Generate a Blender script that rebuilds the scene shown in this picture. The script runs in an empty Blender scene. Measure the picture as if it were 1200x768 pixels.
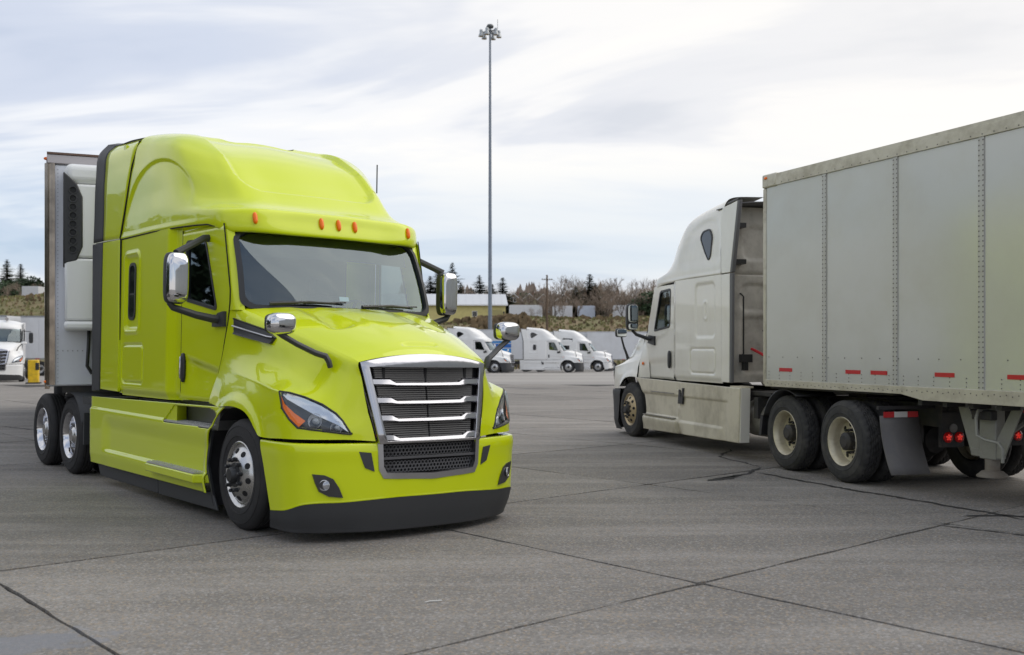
import bpy, math, random
import numpy as np
from mathutils import Vector, Matrix
R = math.radians
rnd = random.Random(7)
sc = bpy.context.scene
C = sc.collection

# ------------------------------------------------------------------ camera
cam = bpy.data.cameras.new("camera")
cam_o = bpy.data.objects.new("camera", cam)
C.objects.link(cam_o)
cam_o.location = (0, 0, 1.647)
cam_o.rotation_euler = (R(90), 0, 0)
cam.sensor_width = 36.0
cam.lens = 36.0 * 1206 / 1200
cam.shift_y = (407 - 384) / 1200.0
cam.clip_start = 0.1
cam.clip_end = 5000
cam.dof.use_dof = True
cam.dof.focus_distance = 11.5
cam.dof.aperture_fstop = 2.4
sc.camera = cam_o
sc.view_settings.view_transform = 'Standard'
sc.view_settings.look = 'None'
sc.view_settings.gamma = 1
sc.view_settings.exposure = 0.5

# ------------------------------------------------------------------ sky and sun
SUN_AZ = R(86)      # clockwise from +Y, to the right of the view
SUN_EL = R(46)
world = bpy.data.worlds.new("World")
sc.world = world
world.use_nodes = True
def build_world():
    nt = world.node_tree
    nt.nodes.clear()
    N = lambda t: nt.nodes.new(t)
    L = nt.links.new
    out = N('ShaderNodeOutputWorld'); bg = N('ShaderNodeBackground')
    bg.inputs['Strength'].default_value = 0.1
    sky = N('ShaderNodeTexSky'); sky.sky_type = 'NISHITA'; sky.sun_disc = False
    sky.sun_elevation = SUN_EL; sky.sun_rotation = SUN_AZ
    sky.air_density = 1.0; sky.dust_density = 1.5; sky.ozone_density = 1.0
    tc = N('ShaderNodeTexCoord')
    sep = N('ShaderNodeSeparateXYZ'); L(tc.outputs['Generated'], sep.inputs[0])
    def math_(op, a, b=None, clamp=False):
        n = N('ShaderNodeMath'); n.operation = op; n.use_clamp = clamp
        for i, v in enumerate((a, b)):
            if v is None: continue
            if isinstance(v, (int, float)): n.inputs[i].default_value = v
            else: L(v, n.inputs[i])
        return n.outputs[0]
    zc = math_('MAXIMUM', sep.outputs['Z'], 0.0)
    den = math_('ADD', zc, 0.22)
    u = math_('DIVIDE', sep.outputs['X'], den)
    v = math_('DIVIDE', sep.outputs['Y'], den)
    comb = N('ShaderNodeCombineXYZ'); L(u, comb.inputs[0]); L(v, comb.inputs[1])
    def noise(scale, loc, rot, sx, sy, detail=5, rough=0.5, dist=0.4):
        mp = N('ShaderNodeMapping'); mp.inputs['Location'].default_value = loc
        mp.inputs['Rotation'].default_value = (0, 0, rot)
        mp.inputs['Scale'].default_value = (sx, sy, 1)
        L(comb.outputs[0], mp.inputs[0])
        n = N('ShaderNodeTexNoise'); n.inputs['Scale'].default_value = scale
        n.inputs['Detail'].default_value = detail; n.inputs['Roughness'].default_value = rough
        n.inputs['Distortion'].default_value = dist
        L(mp.outputs[0], n.inputs['Vector'])
        return n.outputs['Fac']
    def ramp(fac, stops):
        r = N('ShaderNodeValToRGB'); r.color_ramp.interpolation = 'EASE'
        els = r.color_ramp.elements
        els[0].position, els[0].color = stops[0][0], (*stops[0][1], 1)
        els[1].position, els[1].color = stops[-1][0], (*stops[-1][1], 1)
        for p, c in stops[1:-1]:
            e = els.new(p); e.color = (*c, 1)
        L(fac, r.inputs[0]); return r.outputs[0]
    def mix(fac, a, b, blend='MIX'):
        m = N('ShaderNodeMix'); m.data_type = 'RGBA'; m.blend_type = blend
        for k, val in ((0, fac), (6, a), (7, b)):
            if isinstance(val, (int, float)): m.inputs[k].default_value = val
            elif isinstance(val, tuple): m.inputs[k].default_value = (*val, 1)
            else: L(val, m.inputs[k])
        return m.outputs[2]
    # broad sheets of thin cloud: bright white to blue grey, drawn out in one direction
    n1 = noise(1.05, (0.2, 9.1, 0), R(35), 0.65, 1.15, 5, 0.55, 0.7)
    n2 = noise(2.6, (2.9, 7.2, 0), R(29), 0.4, 1.3, 5, 0.55, 0.3)
    nn = math_('ADD', math_('MULTIPLY', n1, 0.78), math_('MULTIPLY', n2, 0.22))
    # bright lobe put into the cloud colour, away from the sun lamp's direction
    # thinnest, brightest part of the cloud sheet, to the right of the mast
    sd = (math.sin(R(30)) * math.cos(R(22)), math.cos(R(30)) * math.cos(R(22)), math.sin(R(22)))
    dp = N('ShaderNodeVectorMath'); dp.operation = 'DOT_PRODUCT'
    L(tc.outputs['Generated'], dp.inputs[0]); dp.inputs[1].default_value = sd
    glow = math_('MULTIPLY', math_('SUBTRACT', dp.outputs['Value'], 0.72), 0.17, False)
    nn = math_('ADD', nn, math_('MAXIMUM', glow, -0.015))
    cloud = ramp(nn, [(0.38, (3.3, 3.9, 5.1)), (0.47, (4.9, 5.3, 6.2)), (0.54, (6.8, 6.9, 7.15)), (0.63, (7.7, 7.55, 7.3))])
    # cloud cover low down: pale blue gaps, then a warm white band at the horizon
    low = ramp(sep.outputs['Z'], [(0.0, (1, 1, 1)), (0.035, (0.9, 0.9, 0.9)), (0.07, (0, 0, 0)), (1.0, (0, 0, 0))])
    warm = mix(n2, (7.2, 6.8, 6.3), (6.3, 6.4, 6.6))
    gaps = ramp(zc, [(0.045, (0, 0, 0)), (0.08, (0.75, 0.75, 0.75)), (0.12, (0.6, 0.6, 0.6)), (0.20, (0, 0, 0))])
    gapc = mix(0.25, (4.3, 5.3, 6.6), sky.outputs[0])
    gfac = math_('MULTIPLY', gaps, math_('SUBTRACT', 1.35, math_('MULTIPLY', nn, 1.1)), True)
    cloud = mix(math_('MULTIPLY', glow, 14.0, True), cloud, (7.9, 7.5, 6.9))
    c1 = mix(gfac, cloud, gapc)
    c2 = mix(low, c1, warm)
    c3 = mix(0.06, c2, sky.outputs[0])
    L(c3, bg.inputs['Color']); L(bg.outputs[0], out.inputs['Surface'])
build_world()
sun = bpy.data.lights.new("sun", 'SUN')
sun.energy = 1.15
sun.angle = R(70)
sun.color = (1.0, 0.92, 0.80)
sun_o = bpy.data.objects.new("sun", sun)
C.objects.link(sun_o)
sun_o.rotation_euler = Vector((-math.sin(SUN_AZ) * math.cos(SUN_EL), -math.cos(SUN_AZ) * math.cos(SUN_EL), -math.sin(SUN_EL))).to_track_quat('-Z', 'Y').to_euler()

# ------------------------------------------------------------------ materials
MATS = {}
def mat(name, col, rough=0.5, metal=0.0, coat=0.0, var=0.0, vscale=3.0, bump=0.0, bscale=40.0, dirt=None, emit=None, trans=0.0, ior=1.5, coord='Object', obj_rand=0.0, spec=0.5, dstretch=None):
    """principled material with optional noise variation, relief and dirt = (colour, amount, scale)"""
    if name in MATS: return MATS[name]
    m = bpy.data.materials.new(name); MATS[name] = m
    m.use_nodes = True
    nt = m.node_tree; L = nt.links.new
    b = nt.nodes['Principled BSDF']
    b.inputs['Base Color'].default_value = (*col, 1)
    b.inputs['Roughness'].default_value = rough
    b.inputs['Metallic'].default_value = metal
    b.inputs['Coat Weight'].default_value = coat
    b.inputs['Coat Roughness'].default_value = 0.03
    b.inputs['IOR'].default_value = ior
    b.inputs['Specular IOR Level'].default_value = spec
    b.inputs['Transmission Weight'].default_value = trans
    if emit:
        b.inputs['Emission Color'].default_value = (*emit[0], 1); b.inputs['Emission Strength'].default_value = emit[1]
    tc = nt.nodes.new('ShaderNodeTexCoord')
    src = tc.outputs[coord]
    def noise(scale, detail=4, rough=0.55):
        nonlocal src
        n = nt.nodes.new('ShaderNodeTexNoise'); n.inputs['Scale'].default_value = scale
        n.inputs['Detail'].default_value = detail; n.inputs['Roughness'].default_value = rough
        L(src, n.inputs['Vector']); return n.outputs['Fac']
    def ramp(f, lo, hi, a, c):
        r = nt.nodes.new('ShaderNodeMapRange'); L(f, r.inputs[0])
        for i, v in enumerate((lo, hi, a, c)): r.inputs[i + 1].default_value = v
        return r.outputs[0]
    cur = None
    def mixc(f, a, c, blend='MIX'):
        x = nt.nodes.new('ShaderNodeMix'); x.data_type = 'RGBA'; x.blend_type = blend
        for k, v in ((0, f), (6, a), (7, c)):
            if isinstance(v, (int, float)): x.inputs[k].default_value = v
            elif isinstance(v, tuple): x.inputs[k].default_value = (*v, 1)
            else: L(v, x.inputs[k])
        return x.outputs[2]
    cur = tuple(col)
    if var > 0:
        f = ramp(noise(vscale), 0.3, 0.7, 0, 1)
        cur = mixc(f, tuple(c * (1 - var) for c in col), tuple(min(1, c * (1 + var)) for c in col))
    if obj_rand > 0:
        oi = nt.nodes.new('ShaderNodeObjectInfo')
        f = ramp(oi.outputs['Random'], 0, 1, 1 - obj_rand, 1 + obj_rand)
        cb = nt.nodes.new('ShaderNodeCombineColor')
        for k in range(3): L(f, cb.inputs[k])
        cur = mixc(1.0, cur, cb.outputs[0], 'MULTIPLY')
    if dirt:
        dc, amt, dsc = dirt
        if dstretch:
            mp = nt.nodes.new('ShaderNodeMapping'); mp.inputs['Scale'].default_value = dstretch; L(tc.outputs[coord], mp.inputs[0])
            keep = src; src = mp.outputs[0]; nf = noise(dsc, 6, 0.65); src = keep
        else: nf = noise(dsc, 6, 0.65)
        f = ramp(nf, 0.45, 0.75, 0, amt)
        cur = mixc(f, cur, tuple(dc))
        rr = nt.nodes.new('ShaderNodeMapRange'); L(f, rr.inputs[0]); rr.inputs[3].default_value = rough; rr.inputs[4].default_value = min(1, rough + 0.35)
        L(rr.outputs[0], b.inputs['Roughness'])
    if not isinstance(cur, tuple): L(cur, b.inputs['Base Color'])
    if bump > 0:
        bp = nt.nodes.new('ShaderNodeBump'); bp.inputs['Strength'].default_value = min(1, bump); bp.inputs['Distance'].default_value = 0.01
        L(noise(bscale, 5), bp.inputs['Height']); L(bp.outputs[0], b.inputs['Normal'])
    return m

def glass_mat(name, tint, refl=0.08, alpha_col=None):
    """thin glazing: see-through tint plus mirror reflection that grows at grazing angles"""
    if name in MATS: return MATS[name]
    m = bpy.data.materials.new(name); MATS[name] = m; m.use_nodes = True
    nt = m.node_tree; L = nt.links.new; nt.nodes.clear()
    out = nt.nodes.new('ShaderNodeOutputMaterial')
    tr = nt.nodes.new('ShaderNodeBsdfTransparent'); tr.inputs[0].default_value = (*tint, 1)
    gl = nt.nodes.new('ShaderNodeBsdfGlossy'); gl.inputs['Roughness'].default_value = 0.015
    gl.inputs['Color'].default_value = (0.80, 0.93, 1, 1)
    lw = nt.nodes.new('ShaderNodeLayerWeight'); lw.inputs[0].default_value = 0.5
    pw = nt.nodes.new('ShaderNodeMath'); pw.operation = 'POWER'; pw.inputs[1].default_value = 5; L(lw.outputs['Facing'], pw.inputs[0])
    ad = nt.nodes.new('ShaderNodeMath'); ad.operation = 'ADD'; ad.use_clamp = True; ad.inputs[1].default_value = refl + 0.04
    L(pw.outputs[0], ad.inputs[0])
    mx = nt.nodes.new('ShaderNodeMixShader')
    L(ad.outputs[0], mx.inputs[0]); L(tr.outputs[0], mx.inputs[1]); L(gl.outputs[0], mx.inputs[2])
    L(mx.outputs[0], out.inputs[0])
    return m

# ------------------------------------------------------------------ mesh building
class MB:
    def __init__(s): s.v = []; s.f = []; s.xf = None
    def add(s, vs, fs, flip=False):
        o = len(s.v)
        if s.xf is not None: vs = [tuple(s.xf @ Vector(p)) for p in vs]
        s.v.extend(tuple(float(c) for c in p) for p in vs)
        s.f.extend([tuple(o + i for i in (reversed(f) if flip else f)) for f in fs])
        return s
    def box(s, x0, x1, y0, y1, z0, z1):
        x0, x1 = min(x0, x1), max(x0, x1); y0, y1 = min(y0, y1), max(y0, y1); z0, z1 = min(z0, z1), max(z0, z1)
        return s.add([(x0,y0,z0),(x1,y0,z0),(x1,y1,z0),(x0,y1,z0),(x0,y0,z1),(x1,y0,z1),(x1,y1,z1),(x0,y1,z1)],
                     [(3,2,1,0),(4,5,6,7),(0,1,5,4),(1,2,6,5),(2,3,7,6),(3,0,4,7)])
    def prism(s, poly, plane, a, b):
        """extrude a 2D polygon; plane 'xz','yz','xy' gives its axes, a..b along the third"""
        n = len(poly)
        mk = {'xz': lambda p, t: (p[0], t, p[1]), 'yz': lambda p, t: (t, p[0], p[1]), 'xy': lambda p, t: (p[0], p[1], t)}[plane]
        vs = [mk(p, a) for p in poly] + [mk(p, b) for p in poly]
        fs = [tuple(range(n)), tuple(range(2 * n - 1, n - 1, -1))]
        fs += [(i, i + n, (i + 1) % n + n, (i + 1) % n) for i in range(n)]
        ar = sum(poly[i][0] * poly[(i + 1) % n][1] - poly[(i + 1) % n][0] * poly[i][1] for i in range(n))
        flip = (ar > 0) == (b > a)
        if plane == 'xz': flip = not flip
        return s.add(vs, fs, flip)
    def tube(s, path, r, n=8, cap=True, flat=1.0):
        P = [Vector(p) for p in path]; rs = r if isinstance(r, (list, tuple)) else [r] * len(P)
        vs = []; up = Vector((0, 0, 1)); prev = None
        for i, p in enumerate(P):
            d = (P[min(i + 1, len(P) - 1)] - P[max(i - 1, 0)]).normalized()
            if prev is None:
                a = up if abs(d.z) < 0.9 else Vector((1, 0, 0))
                sx = d.cross(a).normalized()
            else:
                sx = (prev - d * prev.dot(d)).normalized()
            prev = sx; sy = d.cross(sx)
            for k in range(n):
                t = 2 * math.pi * k / n
                vs.append(tuple(p + rs[i] * (math.cos(t) * sx + math.sin(t) * flat * sy)))
        fs = []
        for i in range(len(P) - 1):
            for k in range(n):
                k2 = (k + 1) % n
                fs.append((i * n + k, i * n + k2, (i + 1) * n + k2, (i + 1) * n + k))
        if cap: fs += [tuple(range(n - 1, -1, -1)), tuple(range((len(P) - 1) * n, len(P) * n))]
        return s.add(vs, fs)
    def lathe(s, prof, n=48, axis='y', c=(0, 0, 0), cap=False, rmod=None):
        """prof: (radius, position along axis)"""
        m = len(prof); vs = []; fs = []
        for k in range(n):
            t = 2 * math.pi * k / n; ct, st = math.cos(t), math.sin(t)
            for j, (r, a) in enumerate(prof):
                if rmod: r = r + rmod(j, k)
                if axis == 'y': vs.append((c[0] + r * ct, c[1] + a, c[2] + r * st))
                elif axis == 'z': vs.append((c[0] + r * ct, c[1] + r * st, c[2] + a))
                else: vs.append((c[0] + a, c[1] + r * ct, c[2] + r * st))
        for k in range(n):
            k2 = (k + 1) % n
            for j in range(m - 1): fs.append((k * m + j, k * m + j + 1, k2 * m + j + 1, k2 * m + j))
        if cap:
            fs.append(tuple(k * m for k in range(n))); fs.append(tuple(k * m + m - 1 for k in reversed(range(n))))
        return s.add(vs, fs, axis == 'z' or axis == 'x')
    def grid(s, G, flip=False, keep=None):
        """G: array (rows, cols, 3)"""
        r, c = G.shape[:2]
        V = G.reshape(-1, 3); fs = []
        for i in range(r - 1):
            for j in range(c - 1):
                q = (i * c + j, i * c + j + 1, (i + 1) * c + j + 1, (i + 1) * c + j)
                if keep is not None and not keep(V[list(q)].mean(0)): continue
                fs.append(q)
        return s.add(V.tolist(), fs, flip)
    def mirror_y(s):
        n = len(s.v)
        s.v += [(x, -y, z) for x, y, z in s.v]
        s.f += [tuple(n + i for i in reversed(f)) for f in s.f]
        return s
    def mesh(s, name, m, smooth=40):
        me = bpy.data.meshes.new(name); me.from_pydata(s.v, [], s.f)
        me.validate(); me.update()
        if m: me.materials.append(m)
        if smooth:
            me.shade_smooth()
            if smooth < 179: me.set_sharp_from_angle(angle=R(smooth))
        return me
    def build(s, name, m, parent=None, smooth=40, bevel=0, solid=0, label=None, loc=None, rot=None, fix=False):
        me = s.mesh(name, m, smooth)
        if fix:
            import bmesh
            b = bmesh.new(); b.from_mesh(me); bmesh.ops.remove_doubles(b, verts=b.verts, dist=1e-5); bmesh.ops.recalc_face_normals(b, faces=b.faces); b.to_mesh(me); b.free()
        return link(name, me, parent, bevel, solid, label, loc, rot)
def link(name, me, parent=None, bevel=0, solid=0, label=None, loc=None, rot=None):
    o = bpy.data.objects.new(name, me); C.objects.link(o)
    if parent: o.parent = parent
    if loc: o.location = loc
    if rot: o.rotation_euler = rot
    if solid:
        md = o.modifiers.new('solid', 'SOLIDIFY'); md.thickness = solid; md.offset = -1
    if bevel:
        md = o.modifiers.new('bevel', 'BEVEL'); md.width = bevel; md.segments = 2; md.limit_method = 'ANGLE'; md.angle_limit = R(35)
    if label: o['label'] = label
    return o
def tag(o, label=None, cat=None, group=None, kind=None):
    for k, v in (('label', label), ('category', cat), ('group', group), ('kind', kind)):
        if v: o[k] = v
    return o
def empty(name, loc=(0, 0, 0), rz=0.0):
    o = bpy.data.objects.new(name, None); C.objects.link(o)
    o.location = loc; o.rotation_euler = (0, 0, rz); o.empty_display_size = 0.3
    return o
def copy_tree(o, parent=None, remap=None):
    c = o.copy(); C.objects.link(c)
    if parent: c.parent = parent
    if remap and c.type == 'MESH':
        for sl in c.material_slots:
            if sl.material and sl.material.name in remap:
                sl.link = 'OBJECT'; sl.material = remap[sl.material.name] if not isinstance(remap[sl.material.name], str) else MATS[remap[sl.material.name]]
    for ch in list(o.children): copy_tree(ch, c, remap)
    return c

# ------------------------------------------------------------------ smooth surfaces through points
def _hermite(K, P, t):
    """K knots (m), P (m, ...), t samples"""
    m = len(K); h = np.diff(K); d = np.diff(P, axis=0) / h.reshape(-1, *[1] * (P.ndim - 1))
    T = np.zeros_like(P)
    T[0] = d[0]; T[-1] = d[-1]
    for i in range(1, m - 1): T[i] = (d[i - 1] * h[i] + d[i] * h[i - 1]) / (h[i - 1] + h[i])
    i = np.clip(np.searchsorted(K, t, side='right') - 1, 0, m - 2)
    s_ = ((t - K[i]) / h[i]); sh = (-1,) + (1,) * (P.ndim - 1)
    s = s_.reshape(sh); H = h[i].reshape(sh)
    return ((2*s**3-3*s**2+1) * P[i] + (s**3-2*s**2+s) * H * T[i] + (-2*s**3+3*s**2) * P[i+1] + (s**3-s**2) * H * T[i+1])
def _knots(P):
    """chord knots averaged over the other axis; P (m, k, 3)"""
    d = np.linalg.norm(np.diff(P, axis=0), axis=2).mean(1) ** 0.75 + 1e-6
    return np.concatenate([[0], np.cumsum(d)])
def patch(net, nu, nv):
    """net rows x cols x 3, nu samples per row gap, nv per column gap"""
    P = np.array(net, float)
    K = _knots(P); t = np.concatenate([np.linspace(K[i], K[i + 1], nu, endpoint=False) for i in range(len(K) - 1)] + [[K[-1]]])
    P = _hermite(K, P, t)
    Q = P.transpose(1, 0, 2)
    Kq = _knots(np.array(net, float).transpose(1, 0, 2)); t = np.concatenate([np.linspace(Kq[i], Kq[i + 1], nv, endpoint=False) for i in range(len(Kq) - 1)] + [[Kq[-1]]])
    Q = _hermite(Kq, Q, t)
    return Q.transpose(1, 0, 2)
def normals(G):
    du = np.gradient(G, axis=0); dv = np.gradient(G, axis=1)
    n = np.cross(du, dv); l = np.linalg.norm(n, axis=2, keepdims=True); l[l < 1e-9] = 1
    return n / l
def sstep(a, b, x):
    t = np.clip((x - a) / (b - a), 0, 1); return t * t * (3 - 2 * t)
def rrect(x, z, x0, x1, z0, z1, r):
    """signed distance to a rounded rectangle"""
    qx = np.abs(x - (x0 + x1) / 2) - (x1 - x0) / 2 + r; qz = np.abs(z - (z0 + z1) / 2) - (z1 - z0) / 2 + r
    return np.hypot(np.maximum(qx, 0), np.maximum(qz, 0)) + np.minimum(np.maximum(qx, qz), 0) - r
def rpoly(pts, r, n=4):
    """round the corners of a 2D polygon"""
    out = []; m = len(pts)
    for i in range(m):
        p = Vector(pts[i]); a = Vector(pts[i - 1]); b = Vector(pts[(i + 1) % m])
        ra = min(r, (a - p).length * 0.45); rb = min(r, (b - p).length * 0.45)
        p0 = p + (a - p).normalized() * ra; p1 = p + (b - p).normalized() * rb
        for k in range(n + 1):
            t = k / n; out.append(tuple((1-t)**2 * p0 + 2*t*(1-t) * p + t*t * p1))
    return out
def ring_strip(mb, outer, inner, f0, f1=None):
    """flat ring between two outlines of equal length, mapped by f0"""
    n = len(outer); vs = [f0(*p) for p in outer] + [f0(*p) for p in inner]
    mb.add(vs, [(i, (i + 1) % n, n + (i + 1) % n, n + i) for i in range(n)])
    return mb

# ------------------------------------------------------------------ palette
LIME = mat('lime_paint', (0.60, 0.70, 0.0), 0.35, 0, 0.9, spec=0.2)
WHITE = mat('white_paint', (0.80, 0.80, 0.79), 0.3, 0, 0.6, dirt=((0.5, 0.47, 0.40), 0.18, 1.6))
CREAM = mat('dusty_cream_paint', (0.77, 0.75, 0.68), 0.3, 0, 0.7, dirt=((0.46, 0.41, 0.31), 0.22, 1.5), dstretch=(1.6, 1.6, .7))
GRIMY = mat('grimy_cream_panel', (0.62, 0.575, 0.46), 0.42, 0, 0.25, dirt=((0.17, 0.14, 0.095), 0.6, 1.7), dstretch=(1.2, 1.2, 1.0))
BLACK = mat('black_plastic', (0.022, 0.023, 0.025), 0.42, bump=0.06, bscale=220)
CHARC = mat('charcoal_plastic', (0.040, 0.042, 0.045), 0.55, bump=0.08, bscale=260)
DARK = mat('dark_cavity', (0.010, 0.010, 0.011), 0.8)
FRAME = mat('frame_steel', (0.025, 0.025, 0.026), 0.6, 0.0, dirt=((0.12, 0.10, 0.08), 0.5, 4))
GREYST = mat('grey_galvanised', (0.30, 0.30, 0.27), 0.55, 0.3, var=0.15, dirt=((0.12, 0.11, 0.09), 0.5, 3))
CHROME = mat('chrome', (0.62, 0.62, 0.64), 0.05, 1.0)
ALU = mat('polished_aluminium', (0.56, 0.56, 0.56), 0.25, 1.0, dirt=((0.25, 0.23, 0.2), 0.35, 9))
SATIN = mat('satin_trim', (0.50, 0.50, 0.52), 0.28, 1.0)
RUBBER = mat('tyre_rubber', (0.020, 0.020, 0.021), 0.75, var=0.25, vscale=8, bump=0.12, bscale=120, dirt=((0.055, 0.050, 0.046), 0.5, 5))
DUSTY = mat('dusty_tyre_rubber', (0.035, 0.035, 0.036), 0.8, var=0.25, vscale=8, bump=0.15, bscale=120, dirt=((0.10, 0.092, 0.082), 0.6, 4))
CREAMRIM = mat('cream_wheel_paint', (0.56, 0.51, 0.385), 0.38, 0.3, dirt=((0.20, 0.17, 0.11), 0.6, 7))
GOLDRIM = mat('tan_dusty_aluminium', (0.52, 0.42, 0.26), 0.4, 0.5, dirt=((0.15, 0.12, 0.07), 0.55, 8))
AMBER = mat('amber_lens', (0.90, 0.17, 0.0), 0.2, 0, 0.25, spec=.3)
REDL = mat('red_lens', (0.55, 0.01, 0.01), 0.2, 0, 0.6)
REDGLOW = mat('lit_red_lamp', (0.8, 0.02, 0.02), 0.3, emit=((1.0, 0.05, 0.03), 0.25))
REFL = mat('red_reflective_tape', (0.50, 0.02, 0.025), 0.4)
WREFL = mat('white_reflective_tape', (0.6, 0.58, 0.55), 0.4)
GLASS = glass_mat('dark_glass', (0.20, 0.24, 0.23), 0.06)
WSGLASS = glass_mat('windscreen_glass', (0.62, 0.70, 0.70), 0.085)
LENS = glass_mat('lamp_glass', (0.92, 0.93, 0.94), 0.015)
SMOKED = mat('smoked_window', (0.012, 0.014, 0.016), 0.05, 0, 0.5)
MIRGL = mat('mirror_glass', (0.75, 0.78, 0.78), 0.02, 1.0)
SEAT = mat('seat_cloth', (0.035, 0.035, 0.04), 0.9)
DASH = mat('dash_vinyl', (0.05, 0.05, 0.055), 0.6)

# ------------------------------------------------------------------ wheels (outer face at y = 0, axle along y, body towards -y)
TR_ = 0.50
def tyre_mb(width=0.27, lug=False, seg=72):
    w = width
    prof = [(0.292, -0.028), (0.300, -0.012), (0.330, -0.004), (0.345, -0.002), (0.348, 0.003), (0.354, 0.003), (0.357, -0.001), (0.375, 0.0), (0.42, -0.004), (0.432, -0.006), (0.434, -0.002), (0.440, -0.003), (0.443, -0.009), (0.455, -0.014), (0.478, -0.026), (0.492, -0.042), (0.498, -0.055)]
    n0 = len(prof)
    if lug: ribs = 5
    else: ribs = 4
    gw = 0.012; a = -0.055; step = (w - 0.11) / ribs
    for k in range(ribs):
        prof += [(0.5, a - 0.004), (0.5, a - step + gw)]
        if k < ribs - 1: prof += [(0.487, a - step + gw - 0.002), (0.487, a - step + 0.002)]
        a -= step
    m = len(prof)
    prof += [(0.498, -w + 0.055), (0.492, -w + 0.042), (0.478, -w + 0.026), (0.42, -w + 0.004), (0.33, -w + 0.004), (0.292, -w + 0.028)]
    mb = MB()
    if lug:
        seg = 144
        def rm(j, k):
            if n0 - 2 <= j < m + 2:
                q = (k + (j // 3) * 1) % 4
                return -0.011 if q == 0 else 0.0
            return 0
        mb.lathe(prof, seg, rmod=rm)
    else:
        mb.lathe(prof, seg)
    return mb
def rim_front_mb():
    mb = MB()
    mb.lathe([(0.250, -0.20), (0.262, -0.07), (0.280, -0.035), (0.297, -0.022), (0.300, -0.012), (0.293, -0.008), (0.282, -0.016), (0.268, -0.034), (0.258, -0.036), (0.248, -0.022), (0.215, 0.000), (0.178, 0.022), (0.160, 0.032), (0.150, 0.034), (0.120, 0.034), (0.0, 0.034)], 64)
    return mb
def holes_mb(rad, y, r=0.032, n=10, tilt=0.0, ph=0.0):
    mb = MB()
    for k in range(n):
        t = 2 * math.pi * (k + ph) / n
        c = Vector((rad * math.cos(t), y, rad * math.sin(t)))
        er = Vector((math.cos(t), -tilt, math.sin(t))).normalized(); et = Vector((-math.sin(t), 0, math.cos(t)))
        vs = [tuple(c + r * (math.cos(a) * er + math.sin(a) * et)) for a in np.linspace(0, 2 * math.pi, 14, endpoint=False)]
        nrm = er.cross(et)
        if nrm.y > 0: nrm = -nrm
        vs2 = [tuple(Vector(p) * 1 + nrm * 0.02) for p in vs]
        mb.add(vs + vs2, [tuple(range(14))] + [(i, (i + 1) % 14, 14 + (i + 1) % 14, 14 + i) for i in range(14)])
    return mb
def nuts_mb(rad, y, h=0.035, r=0.017, n=10):
    mb = MB()
    for k in range(n):
        t = 2 * math.pi * (k + 0.5) / n
        mb.lathe([(r * 1.25, 0), (r * 1.25, 0.006), (r, 0.008), (r, h), (r * 0.55, h + 0.008), (0, h + 0.008)], 8, c=(rad * math.cos(t), y, rad * math.sin(t)))
    return mb
def rim_drive_mb():
    mb = MB()
    mb.lathe([(0.275, -0.24), (0.285, -0.05), (0.297, -0.022), (0.300, -0.012), (0.295, -0.006), (0.284, -0.012), (0.274, -0.036), (0.262, -0.055), (0.256, -0.085), (0.252, -0.135), (0.246, -0.150), (0.225, -0.158), (0.17, -0.152), (0.15, -0.150), (0.0, -0.150)], 64)
    return mb
_wm = {}
def wheel_meshes(kind, rimm, nutm, tyrem):
    key = (kind, rimm.name, nutm.name, tyrem.name)
    if key in _wm: return _wm[key]
    if kind == 'steer':
        d = [('wheel', rim_front_mb().mesh('wheel_rim', rimm)), ('tyre', tyre_mb(0.28).mesh('tyre', tyrem, 30)),
             ('hand_hole', holes_mb(0.215, 0.004, 0.028, tilt=0.63).mesh('hand_hole', DARK)),
             ('lug_nuts', nuts_mb(0.142, 0.034).mesh('lug_nuts', nutm)),
             ('hub', MB().lathe([(0.112, 0.03), (0.110, 0.040), (0.078, 0.043), (0.072, 0.075), (0.058, 0.092), (0.0, 0.095)], 24).mesh('hub', nutm))]
    else:
        d = [('wheel', rim_drive_mb().mesh('wheel_rim', rimm)), ('tyre', tyre_mb(0.27, kind == 'lug').mesh('tyre', tyrem, 30)),
             ('hand_hole', holes_mb(0.205, -0.153, 0.028, tilt=0.1).mesh('hand_hole', DARK)),
             ('lug_nuts', nuts_mb(0.142, -0.15, 0.05).mesh('lug_nuts', nutm)),
             ('hub', MB().lathe([(0.112, -0.15), (0.110, -0.06), (0.095, -0.045), (0.08, -0.04), (0.072, -0.028), (0.0, -0.026)], 24).mesh('hub', nutm))]
    _wm[key] = d
    return d
def put_wheel(root, x, side, kind, rimm=None, nutm=None, tyrem=None, dz=0.0, inner=False, y=1.22, steer=0.0, minimal=False):
    rimm = rimm or ALU; nutm = nutm or BLACK; tyrem = tyrem or RUBBER
    d = wheel_meshes(kind, rimm, nutm, tyrem)
    yy = (y - 0.33) if inner else y
    w = link('wheel', d[0][1], root, loc=(x, side * yy, TR_ + dz), rot=(0, rnd.uniform(0, 6.28), (0 if side > 0 else math.pi) + steer))
    for nm, me in d[1:]:
        if inner and nm != 'tyre': continue
        if minimal and nm in ('hand_hole', 'lug_nuts'): continue
        c = link(nm, me, w)
        if nm in ('hand_hole', 'lug_nuts'): c['kind'] = 'stuff'
    return w

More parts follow.
